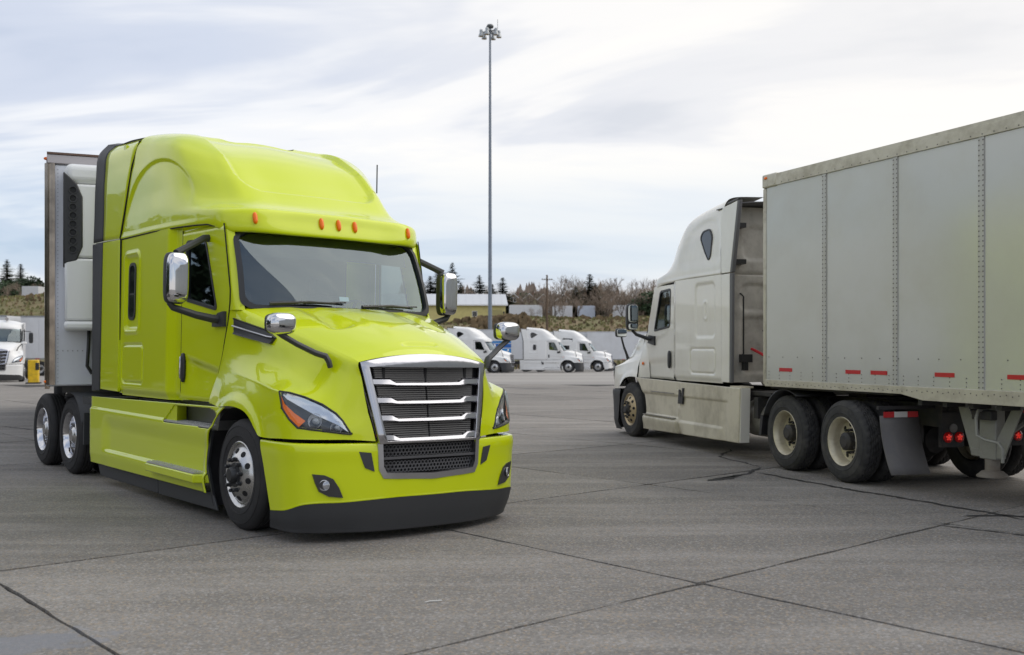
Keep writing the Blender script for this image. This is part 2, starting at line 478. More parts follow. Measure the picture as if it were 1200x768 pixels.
# ------------------------------------------------------------------ shared surfaces of the long-nose sleeper tractors
# local frame: origin on the ground under the front axle, x forwards, y to the tractor's left, z up
SIDE_NET = [  # rear edge of the bonnet to the grille edge: shoulder ... bottom edge
 [(-.40,1.055,2.02),(-.42,1.095,1.88),(-.50,1.115,1.64),(-.64,1.135,1.45),(-.74,1.15,1.30),(-.84,1.165,1.12)],
 [(-.20,1.01,1.965),(-.22,1.085,1.83),(-.28,1.10,1.60),(-.38,1.145,1.425),(-.44,1.19,1.25),(-.52,1.205,1.09)],
 [(-.05,.975,1.92),(-.06,1.06,1.78),(-.08,1.085,1.56),(-.12,1.16,1.395),(-.12,1.20,1.24),(-.12,1.225,1.11)],
 [(.22,.91,1.845),(.20,1.00,1.715),(.20,1.055,1.52),(.20,1.175,1.355),(.21,1.21,1.21),(.21,1.225,1.055)],
 [(.40,.865,1.795),(.39,.955,1.67),(.39,1.03,1.48),(.40,1.185,1.325),(.40,1.215,1.13),(.40,1.228,.925)],
 [(.55,.835,1.745),(.54,.915,1.62),(.54,1.015,1.44),(.55,1.195,1.30),(.52,1.220,1.09),(.48,1.225,.875)],
 [(.75,.785,1.675),(.74,.86,1.55),(.75,.98,1.37),(.785,1.195,1.268),(.79,1.205,1.07),(.80,1.195,.878)],
 [(.90,.745,1.625),(.905,.81,1.49),(.92,.91,1.32),(.955,1.075,1.20),(.98,1.10,1.03),(.985,1.105,.88)],
 [(1.0,.715,1.59),(1.01,.77,1.45),(1.035,.85,1.27),(1.065,.935,1.13),(1.10,.945,1.0),(1.11,.94,.88)],
 [(1.08,.69,1.562),(1.095,.73,1.42),(1.12,.775,1.22),(1.15,.785,1.07),(1.175,.78,.97),(1.185,.76,.878)],
 [(1.145,.664,1.53),(1.165,.648,1.40),(1.19,.63,1.25),(1.212,.605,1.10),(1.235,.575,.98),(1.25,.55,.862)],
]
def crease_net(net):
    o = []
    for r in net:
        p = [np.array(q) for q in r]
        up = p[2] + (p[3] - p[2]) * .86; dn = p[3] + (p[4] - p[3]) * .16
        o.append([tuple(q) for q in (p[0], p[0] + (p[1] - p[0]) * .22 + np.array((0, .012, .006)), p[1], p[2], up, p[3], dn, p[4], p[5])])
    return o
HOOD_C = [(-.10,2.045),(.10,2.01),(.25,1.98),(.47,1.925),(.62,1.885),(.74,1.845),(.88,1.79),(1.0,1.735),(1.07,1.695),(1.13,1.655),(1.19,1.605)]
ROOF_NET = [
 [(-.56,0,2.775),(-.41,0,2.765),(-.447,0,2.895),(-.472,0,2.985),(-.56,0,3.022),(-.70,0,3.085),(-1.10,0,3.40),(-1.5,0,3.72),(-1.9,0,3.92),(-2.3,0,4.02)],
 [(-.60,.45,2.775),(-.44,.47,2.765),(-.470,.47,2.895),(-.497,.47,2.985),(-.585,.465,3.022),(-.73,.455,3.09),(-1.12,.44,3.40),(-1.5,.42,3.71),(-1.9,.33,3.91),(-2.3,.15,4.015)],
 [(-.68,.82,2.78),(-.51,.87,2.77),(-.515,.885,2.895),(-.550,.885,2.982),(-.64,.855,3.02),(-.79,.825,3.095),(-1.13,.812,3.40),(-1.50,.795,3.69),(-1.88,.67,3.885),(-2.25,.32,4.005)],
 [(-.80,1.02,2.79),(-.68,1.085,2.778),(-.685,1.098,2.90),(-.720,1.090,2.978),(-.81,1.035,3.015),(-.95,.965,3.095),(-1.28,.935,3.43),(-1.60,.918,3.70),(-1.90,.81,3.89),(-2.28,.40,4.005)],
 [(-.95,1.06,2.85),(-.95,1.15,2.845),(-.95,1.16,2.925),(-.98,1.155,2.995),(-1.06,1.115,3.035),(-1.20,1.065,3.14),(-1.50,1.06,3.48),(-1.76,1.025,3.745),(-1.99,.885,3.915),(-2.35,.45,4.015)],
 [(-1.6,1.1,2.885),(-1.6,1.198,2.880),(-1.6,1.20,2.95),(-1.6,1.20,3.03),(-1.62,1.195,3.11),(-1.70,1.185,3.27),(-1.80,1.155,3.55),(-1.98,1.11,3.81),(-2.16,.96,3.955),(-2.45,.48,4.03)],
 [(-2.3,1.1,2.895),(-2.3,1.22,2.890),(-2.3,1.22,2.96),(-2.28,1.22,3.04),(-2.27,1.22,3.13),(-2.26,1.215,3.30),(-2.27,1.20,3.61),(-2.34,1.145,3.88),(-2.42,.99,4.00),(-2.56,.50,4.045)],
 [(-3.0,1.1,2.895),(-3.0,1.22,2.890),(-2.98,1.22,2.96),(-2.95,1.22,3.05),(-2.92,1.22,3.15),(-2.85,1.22,3.33),(-2.77,1.208,3.66),(-2.70,1.16,3.93),(-2.69,1.01,4.035),(-2.72,.50,4.065)],
 [(-3.34,1.1,2.895),(-3.34,1.22,2.890),(-3.30,1.22,2.97),(-3.26,1.22,3.06),(-3.21,1.22,3.17),(-3.13,1.22,3.36),(-3.0,1.212,3.70),(-2.90,1.168,3.96),(-2.86,1.03,4.05),(-2.86,.50,4.08)],
]
_z3 = lambda z: z if z < 1.3 else 1.3 + (z - 1.3) * .90
SIDE_NET3 = [[(-.36,1.03,1.885),(-.345,1.075,1.74),(-.33,1.10,1.58),(-.32,1.15,1.40),(-.32,1.19,1.25),(-.35,1.20,1.10)]] + [[(x, y, _z3(z)) for x, y, z in r] for r in SIDE_NET[2:]]
HOOD_C3 = [(-.15,1.93)] + [(x, _z3(z)) for x, z in HOOD_C[2:]]
BUMP_TOP = [(.44,1.225),(.60,1.223),(.80,1.215),(.965,1.165),(1.085,1.045),(1.168,.865),(1.235,.62),(1.285,.35),(1.30,0)]
BUMP_BOT = [(.60,1.20),(.71,1.198),(.87,1.178),(1.015,1.105),(1.10,.995),(1.175,.82),(1.245,.60),(1.29,.35),(1.305,0)]
def bump_x(y, z, off=0.0):
    y = abs(y)
    ft = np.interp(y, [p[1] for p in reversed(BUMP_TOP)], [p[0] for p in reversed(BUMP_TOP)])
    fb = np.interp(y, [p[1] for p in reversed(BUMP_BOT)], [p[0] for p in reversed(BUMP_BOT)])
    t = (z - 0.30) / 0.54
    return float(fb + (ft - fb) * t) + off
def grille_x(y, z): return 1.145 + (1.53 - z) / 0.68 * 0.105 + 0.055 * (1 - (y / 0.65) ** 2)

def orient(G, ref):
    n = normals(G); d = G - np.array(ref)
    return G if (n * d).sum(2).mean() < 0 else G[:, ::-1]
HEAD_O = [(.757,1.201,1.275),(.841,1.15,1.266),(.941,1.057,1.231),(1.042,.944,1.17),(1.112,.855,1.097),(1.148,.811,1.036),(1.175,.779,.972),(1.190,.752,.925)]
HEAD_B = [(.757,1.201,1.275),(.813,1.2,1.131),(.883,1.167,1.04),(.954,1.127,.975),(1.04,1.042,.962),(1.127,.903,.943),(1.165,.82,.932),(1.190,.752,.925)]
HEAD_POLY = [(p[1], p[2]) for p in HEAD_O] + [(p[1], p[2]) for p in reversed(HEAD_B[1:-1])]
def build_hood(root, paint, q=6, name='hood', scoops=True, p4=True):
    NET, HC = (SIDE_NET, HOOD_C) if p4 else (SIDE_NET3, HOOD_C3)
    S = patch(crease_net(NET), q, q)
    mb = MB()
    Sx = S.copy()
    # raised bead round the wheel arch
    d = np.hypot(S[..., 0] + 0.10, S[..., 2] - 0.50); n = normals(orient(S, (0, 0, .8)))
    if (n[..., 1].mean() < 0): n = -n
    bead = 0.022 * (1 - sstep(0.66, 0.74, d)) * (S[..., 0] < 0.75)
    Sx[..., 1] += bead
    mb.grid(orient(Sx, (0, 0, 1.0)), keep=lambda c: ((c[0] + 0.10) ** 2 + (c[2] - 0.50) ** 2 > 0.60 ** 2 or c[2] < 0.5) and not (c[0] > 0.7 and in_poly(HEAD_POLY, c[1], c[2])))
    mb.mirror_y()
    fr = np.array([-1, -.85, -.6, -.3, 0, .3, .6, .85, 1])
    net = []
    for row, (xc, zc) in zip(NET, HC):
        xe, ye, ze = row[0]
        net.append([(xe + (xc - xe) * (1 - f * f), ye * f, ze + (zc - ze) * (1 - abs(f) ** 2.3)) for f in fr])
    T = patch(net, q, q)
    if scoops:
        x, y = T[..., 0], T[..., 1]; ay = np.abs(y)
        # two long hollows that run forwards from the windscreen either side of the centre ridge
        d = rrect(x, ay, -0.6, 0.62, 0.40, 0.60, 0.10)
        T[..., 2] -= 0.036 * (1 - sstep(-0.045, 0.02, d)) * sstep(-0.35, 0.15, x)
        d2 = rrect(x, y, 1.045, 1.085, -0.155, 0.155, 0.012)
        T[..., 2] -= 0.03 * (1 - sstep(-0.012, 0.012, d2))
        T[..., 2] += 0.010 * (1 - sstep(0.20, 0.26, ay)) * sstep(-0.1, 0.3, x) * (1 - sstep(0.8, 1.0, x))
    mb.grid(orient(T, (0, 0, 0.5)))
    return mb.build(name, paint, root, smooth=50)
def build_roof(root, paint, q=7, dx=0.0, dz=0.0, p4=True, name='roof_fairing'):
    full = [[(x, -y, z) for x, y, z in r] for r in reversed(ROOF_NET[1:])] + ROOF_NET
    G = patch(full, q, int(q * 1.8))
    n = normals(G); ref = np.array([-2.0, 0, 3.0])
    sg = np.sign(((G - ref) * n).sum(2, keepdims=True)); n = n * sg
    x, y, z = G[..., 0], G[..., 1], G[..., 2]; ay = np.abs(y)
    disp = np.zeros_like(x)
    if p4:
        # inset centre panel on the brow
        e = rrect(y, z, -0.80, 0.80, 3.245, 5.5, 0.22) 
        disp -= 0.050 * (1 - sstep(-0.026, 0.004, e)) * (x > -2.4) * (1 - sstep(0.85, 0.95, ay)) * (1 - sstep(-2.15, -2.4, x))
        # shallow arched panel on each flank
        a = np.hypot((x + 2.28) / 0.92, (z - 3.02) / 0.66)
        disp -= 0.018 * (1 - sstep(0.93, 1.0, a)) * sstep(3.0, 3.35, z) * (ay > 0.9)
    else:
        a = np.hypot((x + 2.55) / 0.66, (z - 3.05) / 0.74)
        disp -= 0.016 * (1 - sstep(0.93, 1.0, a)) * sstep(3.0, 3.2, z) * (ay > 0.9)
    G = G + n * disp[..., None]
    if not p4:
        G[..., 0] -= 0.46 * np.clip((z - 2.9) / 1.1, 0, 1) * (1 - sstep(-2.8, -1.9, x))
        G[..., 1] *= 1 - 0.02 * sstep(3.3, 4.0, z)
    G[..., 0] += dx; G[..., 2] += dz
    return MB().grid(orient(G, (-2 + dx, 0, 3 + dz))).build(name, paint, root, smooth=60)
def body_side(x0, x1, z0, z1, yfun, disp=None, res=0.022, keep=None):
    nx = max(2, int((x1 - x0) / res) + 1); nz = max(2, int((z1 - z0) / res) + 1)
    X, Z = np.meshgrid(np.linspace(x0, x1, nx), np.linspace(z0, z1, nz))
    Y = yfun(X, Z)
    if disp is not None: Y = Y + disp(X, Z)
    return MB().grid(np.stack([X, Y, Z], -1), keep=keep)
def in_poly(poly, x, z):
    c = False; n = len(poly)
    for i in range(n):
        (x1, z1), (x2, z2) = poly[i], poly[(i + 1) % n]
        if (z1 > z) != (z2 > z) and x < (x2 - x1) * (z - z1) / (z2 - z1) + x1: c = not c
    return c
def scaled(poly, d):
    """grow an outline outwards by d (about its centre, per-axis)"""
    cx = sum(p[0] for p in poly) / len(poly); cz = sum(p[1] for p in poly) / len(poly)
    wx = max(p[0] for p in poly) - min(p[0] for p in poly); wz = max(p[1] for p in poly) - min(p[1] for p in poly)
    return [(cx + (p[0] - cx) * (1 + 2 * d / wx), cz + (p[1] - cz) * (1 + 2 * d / wz)) for p in poly]
def gasket(poly, d, f, off=0.0, th=0.008):
    """trim ring: outline grown by d outside and 12 mm inside, with thickness th along y"""
    mb = MB(); o = scaled(poly, d); i = scaled(poly, -0.012); n = len(poly)
    P = [f(*p, off + th) for p in o] + [f(*p, off + th) for p in i] + [f(*p, off - 0.02) for p in i] + [f(*p, off - 0.004) for p in o]
    for a, b in ((0, 1), (1, 2), (3, 0)):
        mb.add(P, [(a * n + k, a * n + (k + 1) % n, b * n + (k + 1) % n, b * n + k) for k in range(n)])
    return mb
def fan(poly, f, off): return MB().add([f(*p, off) for p in poly], [tuple(range(len(poly)))])
def flip_y(mb):
    mb.v = [(x, -y, z) for x, y, z in mb.v]; mb.f = [tuple(reversed(f)) for f in mb.f]; return mb
def sided(mb, s): return mb if s > 0 else flip_y(mb)
def blob(c, r, n=10, m=6, p=2.6):
    """rounded box (superellipsoid) centred c with half sizes r"""
    mb = MB(); rows = []
    def sp(v, e): return math.copysign(abs(v) ** e, v)
    e = 2 / p
    for i in range(2 * m + 1):
        ph = -math.pi / 2 + math.pi * i / (2 * m)
        rows.append([(c[0] + r[0] * sp(math.cos(ph), e) * sp(math.cos(t), e), c[1] + r[1] * sp(math.cos(ph), e) * sp(math.sin(t), e), c[2] + r[2] * sp(math.sin(ph), e)) for t in np.linspace(0, 2 * math.pi, 4 * n // 2 + 1)])
    return mb.grid(np.array(rows), flip=False)
def windscreen_fn(bx, bz, tx, tz, wb, wt, cb, ct):
    """(s, t) -> point; bx, tx edge x at bottom and top; cb, ct how far the centre stands forward"""
    def f(s, t, off=0.0):
        b = np.array([bx + cb * (1 - s * s), wb * s, bz]); u = np.array([tx + ct * (1 - s * s), wt * s, tz])
        p = b + (u - b) * t
        return (p[0] + 0.03 * math.sin(math.pi * min(max(t, 0), 1)) + off * 0.9, p[1] + off * 0.35 * s, p[2] + off * 0.35)
    return f
def interior(root, xs, seatx):
    """dash, steering wheel, seats, floor and back curtain seen through the glass"""
    mb = MB(); mb.box(xs - 0.10, xs - 0.75, -1.0, 1.0, 1.55, 1.93)
    mb.build('dashboard', DASH, root, bevel=0.05)
    for s in (1, -1):
        m = MB(); m.box(seatx - 0.25, seatx + 0.25, s * 0.55 - 0.24, s * 0.55 + 0.24, 1.55, 1.72)
        m.xf = Matrix.Translation((seatx - 0.24, s * 0.55, 1.65)) @ Matrix.Rotation(R(-12), 4, 'Y')
        m.box(-0.07, 0.07, -0.24, 0.24, 0, 0.62); m.box(-0.06, 0.06, -0.13, 0.13, 0.64, 0.84)
        m.build('seat', SEAT, root, bevel=0.04)
    m = MB(); c = Vector((xs - 0.72, 0.55, 1.98))
    ax = Matrix.Translation(c) @ Matrix.Rotation(R(-60), 4, 'Y')
    m.tube([tuple(ax @ Vector((0.23 * math.cos(t), 0.23 * math.sin(t), 0))) for t in np.linspace(0, 2 * math.pi, 29)], 0.016, 6, cap=False)
    m.tube([tuple(ax @ Vector((-0.22, 0, 0))), tuple(ax @ Vector((0.22, 0, 0)))], 0.02, 6)
    m.build('steering_wheel', BLACK, root)
    m = MB(); m.box(xs - 0.1, seatx - 1.0, -1.05, 1.05, 1.13, 1.16); m.box(seatx - 0.75, seatx - 0.72, -1.08, 1.08, 1.16, 2.80)
    m.build('cab_floor', SEAT, root)
def chassis(root, rear, axles, fw):
    mb = MB()
    for s in (1, -1):
        mb.box(1.0, rear, s * 0.40, s * 0.48, 0.72, 0.99)
    for x in (0.6, -1.5, -3.0, -4.0, -4.6, (axles[0] + axles[1]) / 2, rear + 0.05): mb.box(x - 0.05, x + 0.05, -0.40, 0.40, 0.76, 0.95)
    mb.build('frame_rails', FRAME, root, bevel=0.006)
    for x in axles:
        m = MB().tube([(x, -0.85, TR_), (x, 0.85, TR_)], 0.085, 10); m.lathe([(0.0, -0.22), (0.16, -0.18), (0.24, 0), (0.16, 0.18), (0.0, 0.22)], 14, axis='x', c=(x, 0, TR_))
        for s in (1, -1):
            m.lathe([(0.0, 0), (0.12, 0), (0.13, 0.12), (0.11, 0.24), (0, 0.24)], 12, axis='z', c=(x - 0.32, s * 0.44, 0.50))
            m.box(x + 0.5, x - 0.35, s * 0.40, s * 0.50, 0.42, 0.50)
        m.build('drive_axle', FRAME, root)
    m = MB().tube([(0, -0.95, TR_ - 0.02), (0, 0.95, TR_ - 0.02)], 0.06, 8); m.build('steer_axle', FRAME, root)
    m = MB().prism([(fw + 0.45, -0.3), (fw + 0.45, 0.3), (fw - 0.1, 0.46), (fw - 0.55, 0.42), (fw - 0.6, 0.12), (fw - 0.1, 0.05), (fw - 0.1, -0.05), (fw - 0.6, -0.12), (fw - 0.55, -0.42), (fw - 0.1, -0.46)], 'xy', 1.09, 1.125)
    m.box(fw + 0.2, fw - 0.2, -0.38, 0.38, 0.99, 1.09)
    m.build('fifth_wheel', FRAME, root)
    m = MB().box(-1.0, -3.2, -0.38, 0.38, 0.35, 0.8); m.box(0.95, -0.6, -0.45, 0.45, 0.55, 1.3)
    m.build('engine_block', FRAME, root)

# ------------------------------------------------------------------ the lime tractor
YEL_X, YEL_Y, YEL_T, YEL_ROLL = -1.516, 10.016, -0.896, -0.017
def make_lime_tractor():
    root = empty('semi_truck')
    M = Matrix.Translation((YEL_X, YEL_Y, 0)) @ Matrix.Rotation(YEL_T, 4, 'Z') @ Matrix.Translation((0, -1.22, 0)) @ Matrix.Rotation(YEL_ROLL, 4, 'X') @ Matrix.Translation((0, 1.22, 0))
    root.matrix_world = M
    tag(root, 'bright lime yellow sleeper semi truck with chrome grille facing the camera', 'semi truck')
    build_hood(root, LIME)
    build_roof(root, LIME, 12)
    # ---- sleeper sides
    XS = [-3.31, -2.6, -1.86, -1.83, -1.745, -1.715, -1.62]; YS = [1.22, 1.22, 1.22, 1.214, 1.158, 1.152, 1.150]
    def ys(X, Z): return np.interp(X, XS, YS) - 0.035 * (1 - sstep(1.10, 1.19, Z))
    def ds(X, Z):
        e = rrect(X, Z, -3.19, -2.67, 1.80, 2.72, 0.10)
        d = 0.014 * (1 - sstep(0.0, 0.035, np.abs(e + 0.02))) - 0.02 * (1 - sstep(-0.08, -0.03, e))
        b = rrect(X, Z, -3.24, -2.56, 1.25, 1.675, 0.07)
        return d - 0.018 * (1 - sstep(0.004, 0.016, np.abs(b)))
    for s in (1, -1): sided(body_side(-3.31, -1.62, 1.10, 2.885, ys, ds, 0.0135), s).build('sleeper_side', LIME, root, smooth=60)
    for s in (1, -1):
        pw = rpoly([(-3.06, 2.58), (-2.87, 2.58), (-2.88, 1.97), (-3.07, 1.97)], 0.085, 5)
        f = lambda x, z, o: (x, s * (1.196 + o), z)
        w = fan(pw, f, 0.008).build('sleeper_window', SMOKED, root)
        gasket(pw, 0.02, f, 0.0, 0.016).build('window_seal', BLACK, w)
        MB().box(-3.06, -2.88, s * 1.200, s * 1.208, 2.235, 2.255).build('window_bar', BLACK, w)
    # ---- doors
    edge_z = [1.08, 1.30, 1.567, 1.90, 2.05, 2.19, 2.76, 2.90]; edge_x = [-.885, -.775, -.655, -.545, -.515, -.51, -.645, -.69]
    YD = lambda x: 1.152 + (np.asarray(x) + 1.60) * (-0.040 / 0.95)
    win = rpoly([(-1.505, 2.715), (-1.06, 2.70), (-.795, 2.02), (-1.505, 2.135)], 0.07, 4)
    for s in (1, -1):
        nz, nx = 120, 62
        zz = np.linspace(1.11, 2.845, nz)
        G = np.zeros((nz, nx, 3))
        for i, z in enumerate(zz):
            G[i, :, 0] = np.linspace(-1.605, float(np.interp(z, edge_z, edge_x)) - 0.012, nx); G[i, :, 2] = z
        X, Z = G[..., 0], G[..., 2]
        Y = YD(X)
        cr = 1.60 - (X + 1.65) * 0.155
        Y = Y - 0.034 * sstep(0.0, 0.09, cr - Z) * (1 - sstep(1.12, 1.40, 1.40 + 1.12 - Z) * 0.7) * sstep(-1.62, -1.25, X)
        Y = Y - 0.012 * sstep(0, 0.03, Z - (2.80 + 0.02 * X * 0)) 
        Y = Y - 0.028 * (1 - sstep(1.08, 1.15, Z))
        G[..., 1] = Y
        inner = scaled(win, -0.004)
        door = sided(MB().grid(G, keep=lambda c: not in_poly(inner, c[0], c[2])), s).build('door', LIME, root, smooth=60)
        f = lambda x, z, o: (x, s * (float(YD(x)) + o), z)
        fan(win, f, -0.018).build('window', GLASS, door)
        gasket(win, 0.022, f, 0.0, 0.007).build('window_seal', BLACK, door)
        MB().tube([(float(np.interp(z, edge_z, edge_x)), s * float(YD(np.interp(z, edge_z, edge_x)) - .002), z) for z in np.linspace(1.12, 2.84, 30)], .006, 5).build('door_gap_shade', DARK, door)  # near-black tubes stand in for the shade inside the door gap
        MB().tube([(-1.607, s * 1.150, 2.84), (-1.607, s * 1.150, 1.2), (-1.607, s * 1.128, 1.115), (-1.3, s * 1.112, 1.108), (-.90, s * 1.09, 1.108)], .0055, 5).build('door_gap_shade', DARK, door)
        m = blob((-1.535, 0, 1.44), (0.043, 0.022, 0.15), p=3.2); m.v = [(x, s * (y + 1.158), z) for x, y, z in m.v]
        h = m.build('door_handle', BLACK, door)
        m = blob((-1.565, 0, 1.44), (0.012, 0.014, 0.115), p=3); m.v = [(x, s * (y + 1.174), z) for x, y, z in m.v]
        # bright inlay along the rear of the handle stays one piece with the door
        m.build('handle_inlay', CHROME, door)
    # ---- windscreen, pillars and cowl
    W = windscreen_fn(-.37, 2.05, -.665, 2.765, 1.035, 1.0, .20, .15)
    N = 25
    G = np.array([[W(s_, t_) for s_ in np.linspace(-1, 1, 2 * N)] for t_ in np.linspace(-0.02, 1.0, N)])
    ws = MB().grid(orient(G, (-1.5, 0, 2))).build('windscreen', WSGLASS, root, smooth=180)
    out = rpoly([(-1.035, -0.055), (1.035, -0.055), (1.035, 1.03), (-1.035, 1.03)], 0.0, 1)
    def rr(d): 
        pts = []
        a = [(-1 - d, -0.03 - d), (1 + d, -0.03 - d), (1 + d, 1.0 + d * .3), (-1 - d, 1.0 + d * .3)]
        for k in range(4):
            p, q = np.array(a[k]), np.array(a[(k + 1) % 4])
            for t in np.linspace(0, 1, 24, endpoint=False): pts.append(p + (q - p) * t)
        # squash the corners round
        o = []
        for p in pts:
            sx, tz = p; cx, cz = max(abs(sx) - (1 + d - 0.10), 0) / 0.10, 0
            dz = max((tz - (1.0 + d * .3 - 0.16)) / 0.16, (-0.03 - d + 0.16 - tz) / 0.16, 0)
            r = math.hypot(cx, dz)
            if r > 1:
                k = 1 / r
                sx = math.copysign(1 + d - 0.10 + cx * k * 0.10, sx)
                if tz > 0.5: tz = 1.0 + d * .3 - 0.16 + dz * k * 0.16
                else: tz = -0.03 - d + 0.16 - dz * k * 0.16
            o.append((sx, tz))
        return o
    A, B = rr(0.030), rr(-0.018)
    mb = MB(); n = len(A)
    P = [W(*p, 0.022) for p in A] + [W(*p, 0.030) for p in B] + [W(*p, -0.02) for p in B] + [W(*p, -0.03) for p in A]
    for a, b in ((0, 1), (1, 2), (3, 0)): mb.add(P, [(a * n + k, a * n + (k + 1) % n, b * n + (k + 1) % n, b * n + k) for k in range(n)])
    mb.build('windscreen_seal', BLACK, ws, smooth=60)
    for s in (1, -1):
        net = [[(-.33, s * 1.03, 1.99), (-.36, s * 1.075, 2.0), (-.44, s * 1.105, 2.0), (-.56, s * 1.10, 2.0)],
               [(-.365, s * 1.035, 2.08), (-.40, s * 1.072, 2.08), (-.455, s * 1.10, 2.08), (-.56, s * 1.095, 2.08)],
               [(-.50, s * 1.025, 2.42), (-.53, s * 1.062, 2.42), (-.575, s * 1.095, 2.42), (-.66, s * 1.09, 2.42)],
               [(-.65, s * 1.015, 2.80), (-.66, s * 1.055, 2.80), (-.68, s * 1.09, 2.80), (-.76, s * 1.085, 2.80)]]
        MB().grid(patch(net, 6, 6)).build('windscreen_pillar', LIME, root, smooth=60)
        net = [[(-.93, s * 1.12, 1.10), (-.80, s * 1.13, 1.10)], [(-.70, s * 1.115, 1.50), (-.56, s * 1.115, 1.50)], [(-.58, s * 1.108, 1.82), (-.38, s * 1.085, 1.82)], [(-.54, s * 1.104, 2.03), (-.36, s * 1.06, 2.045)]]
        MB().grid(patch(net, 6, 6)).build('cowl_panel', LIME, root, smooth=60)
    mb = MB()
    y = np.linspace(-1.03, 1.03, 21)
    G = np.array([[(-.36 + .22 * (1 - (q / 1.03) ** 2), q, 2.035) for q in y], [(-.45 + .22 * (1 - (q / 1.03) ** 2), q, 2.055) for q in y]])
    mb.grid(G).build('cowl_grille', BLACK, root)
    interior(root, -0.42, -1.45)
    m = MB().grid(np.array([[W(a, t, -.05 - .10 * (1 - t)) for a in np.linspace(-.94, .94, 21)] for t in np.linspace(.72, 1.0, 6)])); m.build('sun_visor', DARK, root)
    MB().box(-0.70, -2.4, -1.08, 1.08, 2.80, 2.82).build('headliner', SEAT, root)
    MB().grid(np.array([[W(a, t, -.006) for a in np.linspace(-.10, 0.0, 4)] for t in (.10, .16)])).build('windscreen_sticker', mat('pale_sticker', (.45, .58, .62), .5), ws)
    for y0, y1 in ((-.80, -.18), (.10, .70)):
        p0 = W(y0 * .98, 0.0, 0.05); p1 = W(y1 * .98, 0.035, 0.045)
        m = MB().tube([p0, tuple((np.array(p0) * .4 + np.array(p1) * .6) + np.array((0.012, 0, 0.012))), p1], [0.018, 0.014, 0.009], 6)
        a = np.array(W(y0, 0.012, 0.03)); b = np.array(W(y1 + .12, 0.06, 0.03)); m.tube([tuple(a * .55 + b * .45), tuple(b)], 0.008, 5)
        m.build('wiper', BLACK, root)
    # ---- marker lamps on the brow
    for y, x in ((-.87, -.512), (-.19, -.452), (0, -.446), (.19, -.452), (.87, -.512)):
        m = blob((0, 0, 0), (0.024, 0.023, 0.060), 8, 5, 2.4); m.xf = None
        T = Matrix.Translation((x + 0.012, y, 2.895)) @ Matrix.Rotation(R(-16), 4, 'Y')
        m.v = [tuple(T @ Vector(p)) for p in m.v]; m.build('marker_lamp', AMBER, root)
    # ---- side extenders behind the sleeper
    for s in (1, -1):
        y0, y1 = s * 1.21, s * 1.245
        MB().tube([(-3.318, s * 1.222, 1.13), (-3.318, s * 1.228, 2.88), (-3.345, s * 1.228, 2.905), (-3.215, s * 1.228, 3.17), (-3.005, s * 1.218, 3.70), (-2.905, s * 1.172, 3.965), (-2.868, s * 1.06, 4.028)], .011, 6).build('panel_gap_shade', DARK, root)  # dark tubes draw the shaded gaps between roof, sleeper and extender panels
        MB().tube([(-4.2, s * 1.238, 2.905), (-3.33, s * 1.222, 2.888), (-2.3, s * 1.220, 2.887), (-1.62, s * 1.196, 2.878), (-1.2, s * 1.172, 2.862), (-.97, s * 1.155, 2.85), (-.78, s * 1.12, 2.815)], .008, 6).build('panel_gap_shade', DARK, root)
        sg = lambda rows: np.array([[(x, s * y, z) for x, y, z in r] for r in rows])
        fr = [(-3.352, 1.224, 2.905), (-3.222, 1.224, 3.17), (-3.012, 1.214, 3.70), (-2.912, 1.17, 3.955), (-2.872, 1.06, 4.03)]
        bk = [(-3.925, 1.242, 2.918), (-3.915, 1.242, 3.20), (-3.905, 1.240, 3.70), (-3.895, 1.21, 3.97), (-3.87, 1.125, 4.065)]
        MB().grid(patch(sg([[f_, tuple((np.array(f_) + np.array(b_)) / 2), b_] for f_, b_ in zip(fr, bk)]), 6, 4)).build('side_extender', LIME, root, smooth=60, solid=-.012)
        MB().prism([(-3.325, 2.885), (-3.925, 2.900), (-3.94, 1.145), (-3.30, 1.135)], 'xz', y0, y1).build('side_extender', LIME, root, bevel=0.006)
        ed = [(-4.30, 1.244, 2.922), (-4.285, 1.244, 3.20), (-4.25, 1.244, 3.70), (-4.20, 1.225, 4.0), (-4.10, 1.15, 4.115)]
        b2 = [(x + .004, y + .004, z) for x, y, z in bk]
        m = MB().grid(patch(sg([[b_, tuple((np.array(b_) + np.array(e_)) / 2), e_] for b_, e_ in zip(b2, ed)]), 6, 3))
        m.grid(patch(sg([[(-2.94, 1.075, 4.036), (-3.36, 1.105, 4.062), (-3.87, 1.132, 4.074), (-4.10, 1.15, 4.115)], [(-2.94, .98, 4.066), (-3.36, 1.0, 4.09), (-3.87, 1.03, 4.115), (-4.08, 1.04, 4.145)]]), 6, 6))
        m.build('extender_edge', CHARC, root, smooth=60, solid=-.014)
        m = MB().prism([(-3.93, 2.900), (-4.30, 2.905), (-4.235, 1.11), (-3.945, 1.125)], 'xz', y0 + s * .004, y1 + s * .012)
        m.build('extender_edge', CHARC, root, bevel=0.012)
    m = MB(); m.box(-3.28, -3.36, -1.20, 1.20, 1.12, 3.98); m.build('sleeper_back', LIME, root)
    # ---- bumper
    bumper_parts(root, LIME)
    # ---- side skirts with steps
    for s in (1, -1):
        xf = lambda z: -0.10 - math.sqrt(max(0.001, 0.625 ** 2 - (z - 0.5) ** 2)) if z < 1.1 else -.30
        zz = np.linspace(0, 1, 84); G = np.zeros((84, 150, 3))
        for i, t in enumerate(zz):
            for_z0, for_z1 = (0.243, 1.043), (0.262, 1.09)
            xr = -4.365 + 0.035 * (1 - t)
            zf = for_z1[0] + (for_z1[1] - for_z1[0]) * t
            xe = xf(zf)
            X = np.linspace(xr, xe, 150); u = (X - xr) / (xe - xr)
            G[i, :, 0] = X; G[i, :, 2] = (for_z0[0] + (for_z0[1] - for_z0[0]) * t) * (1 - u) + zf * u
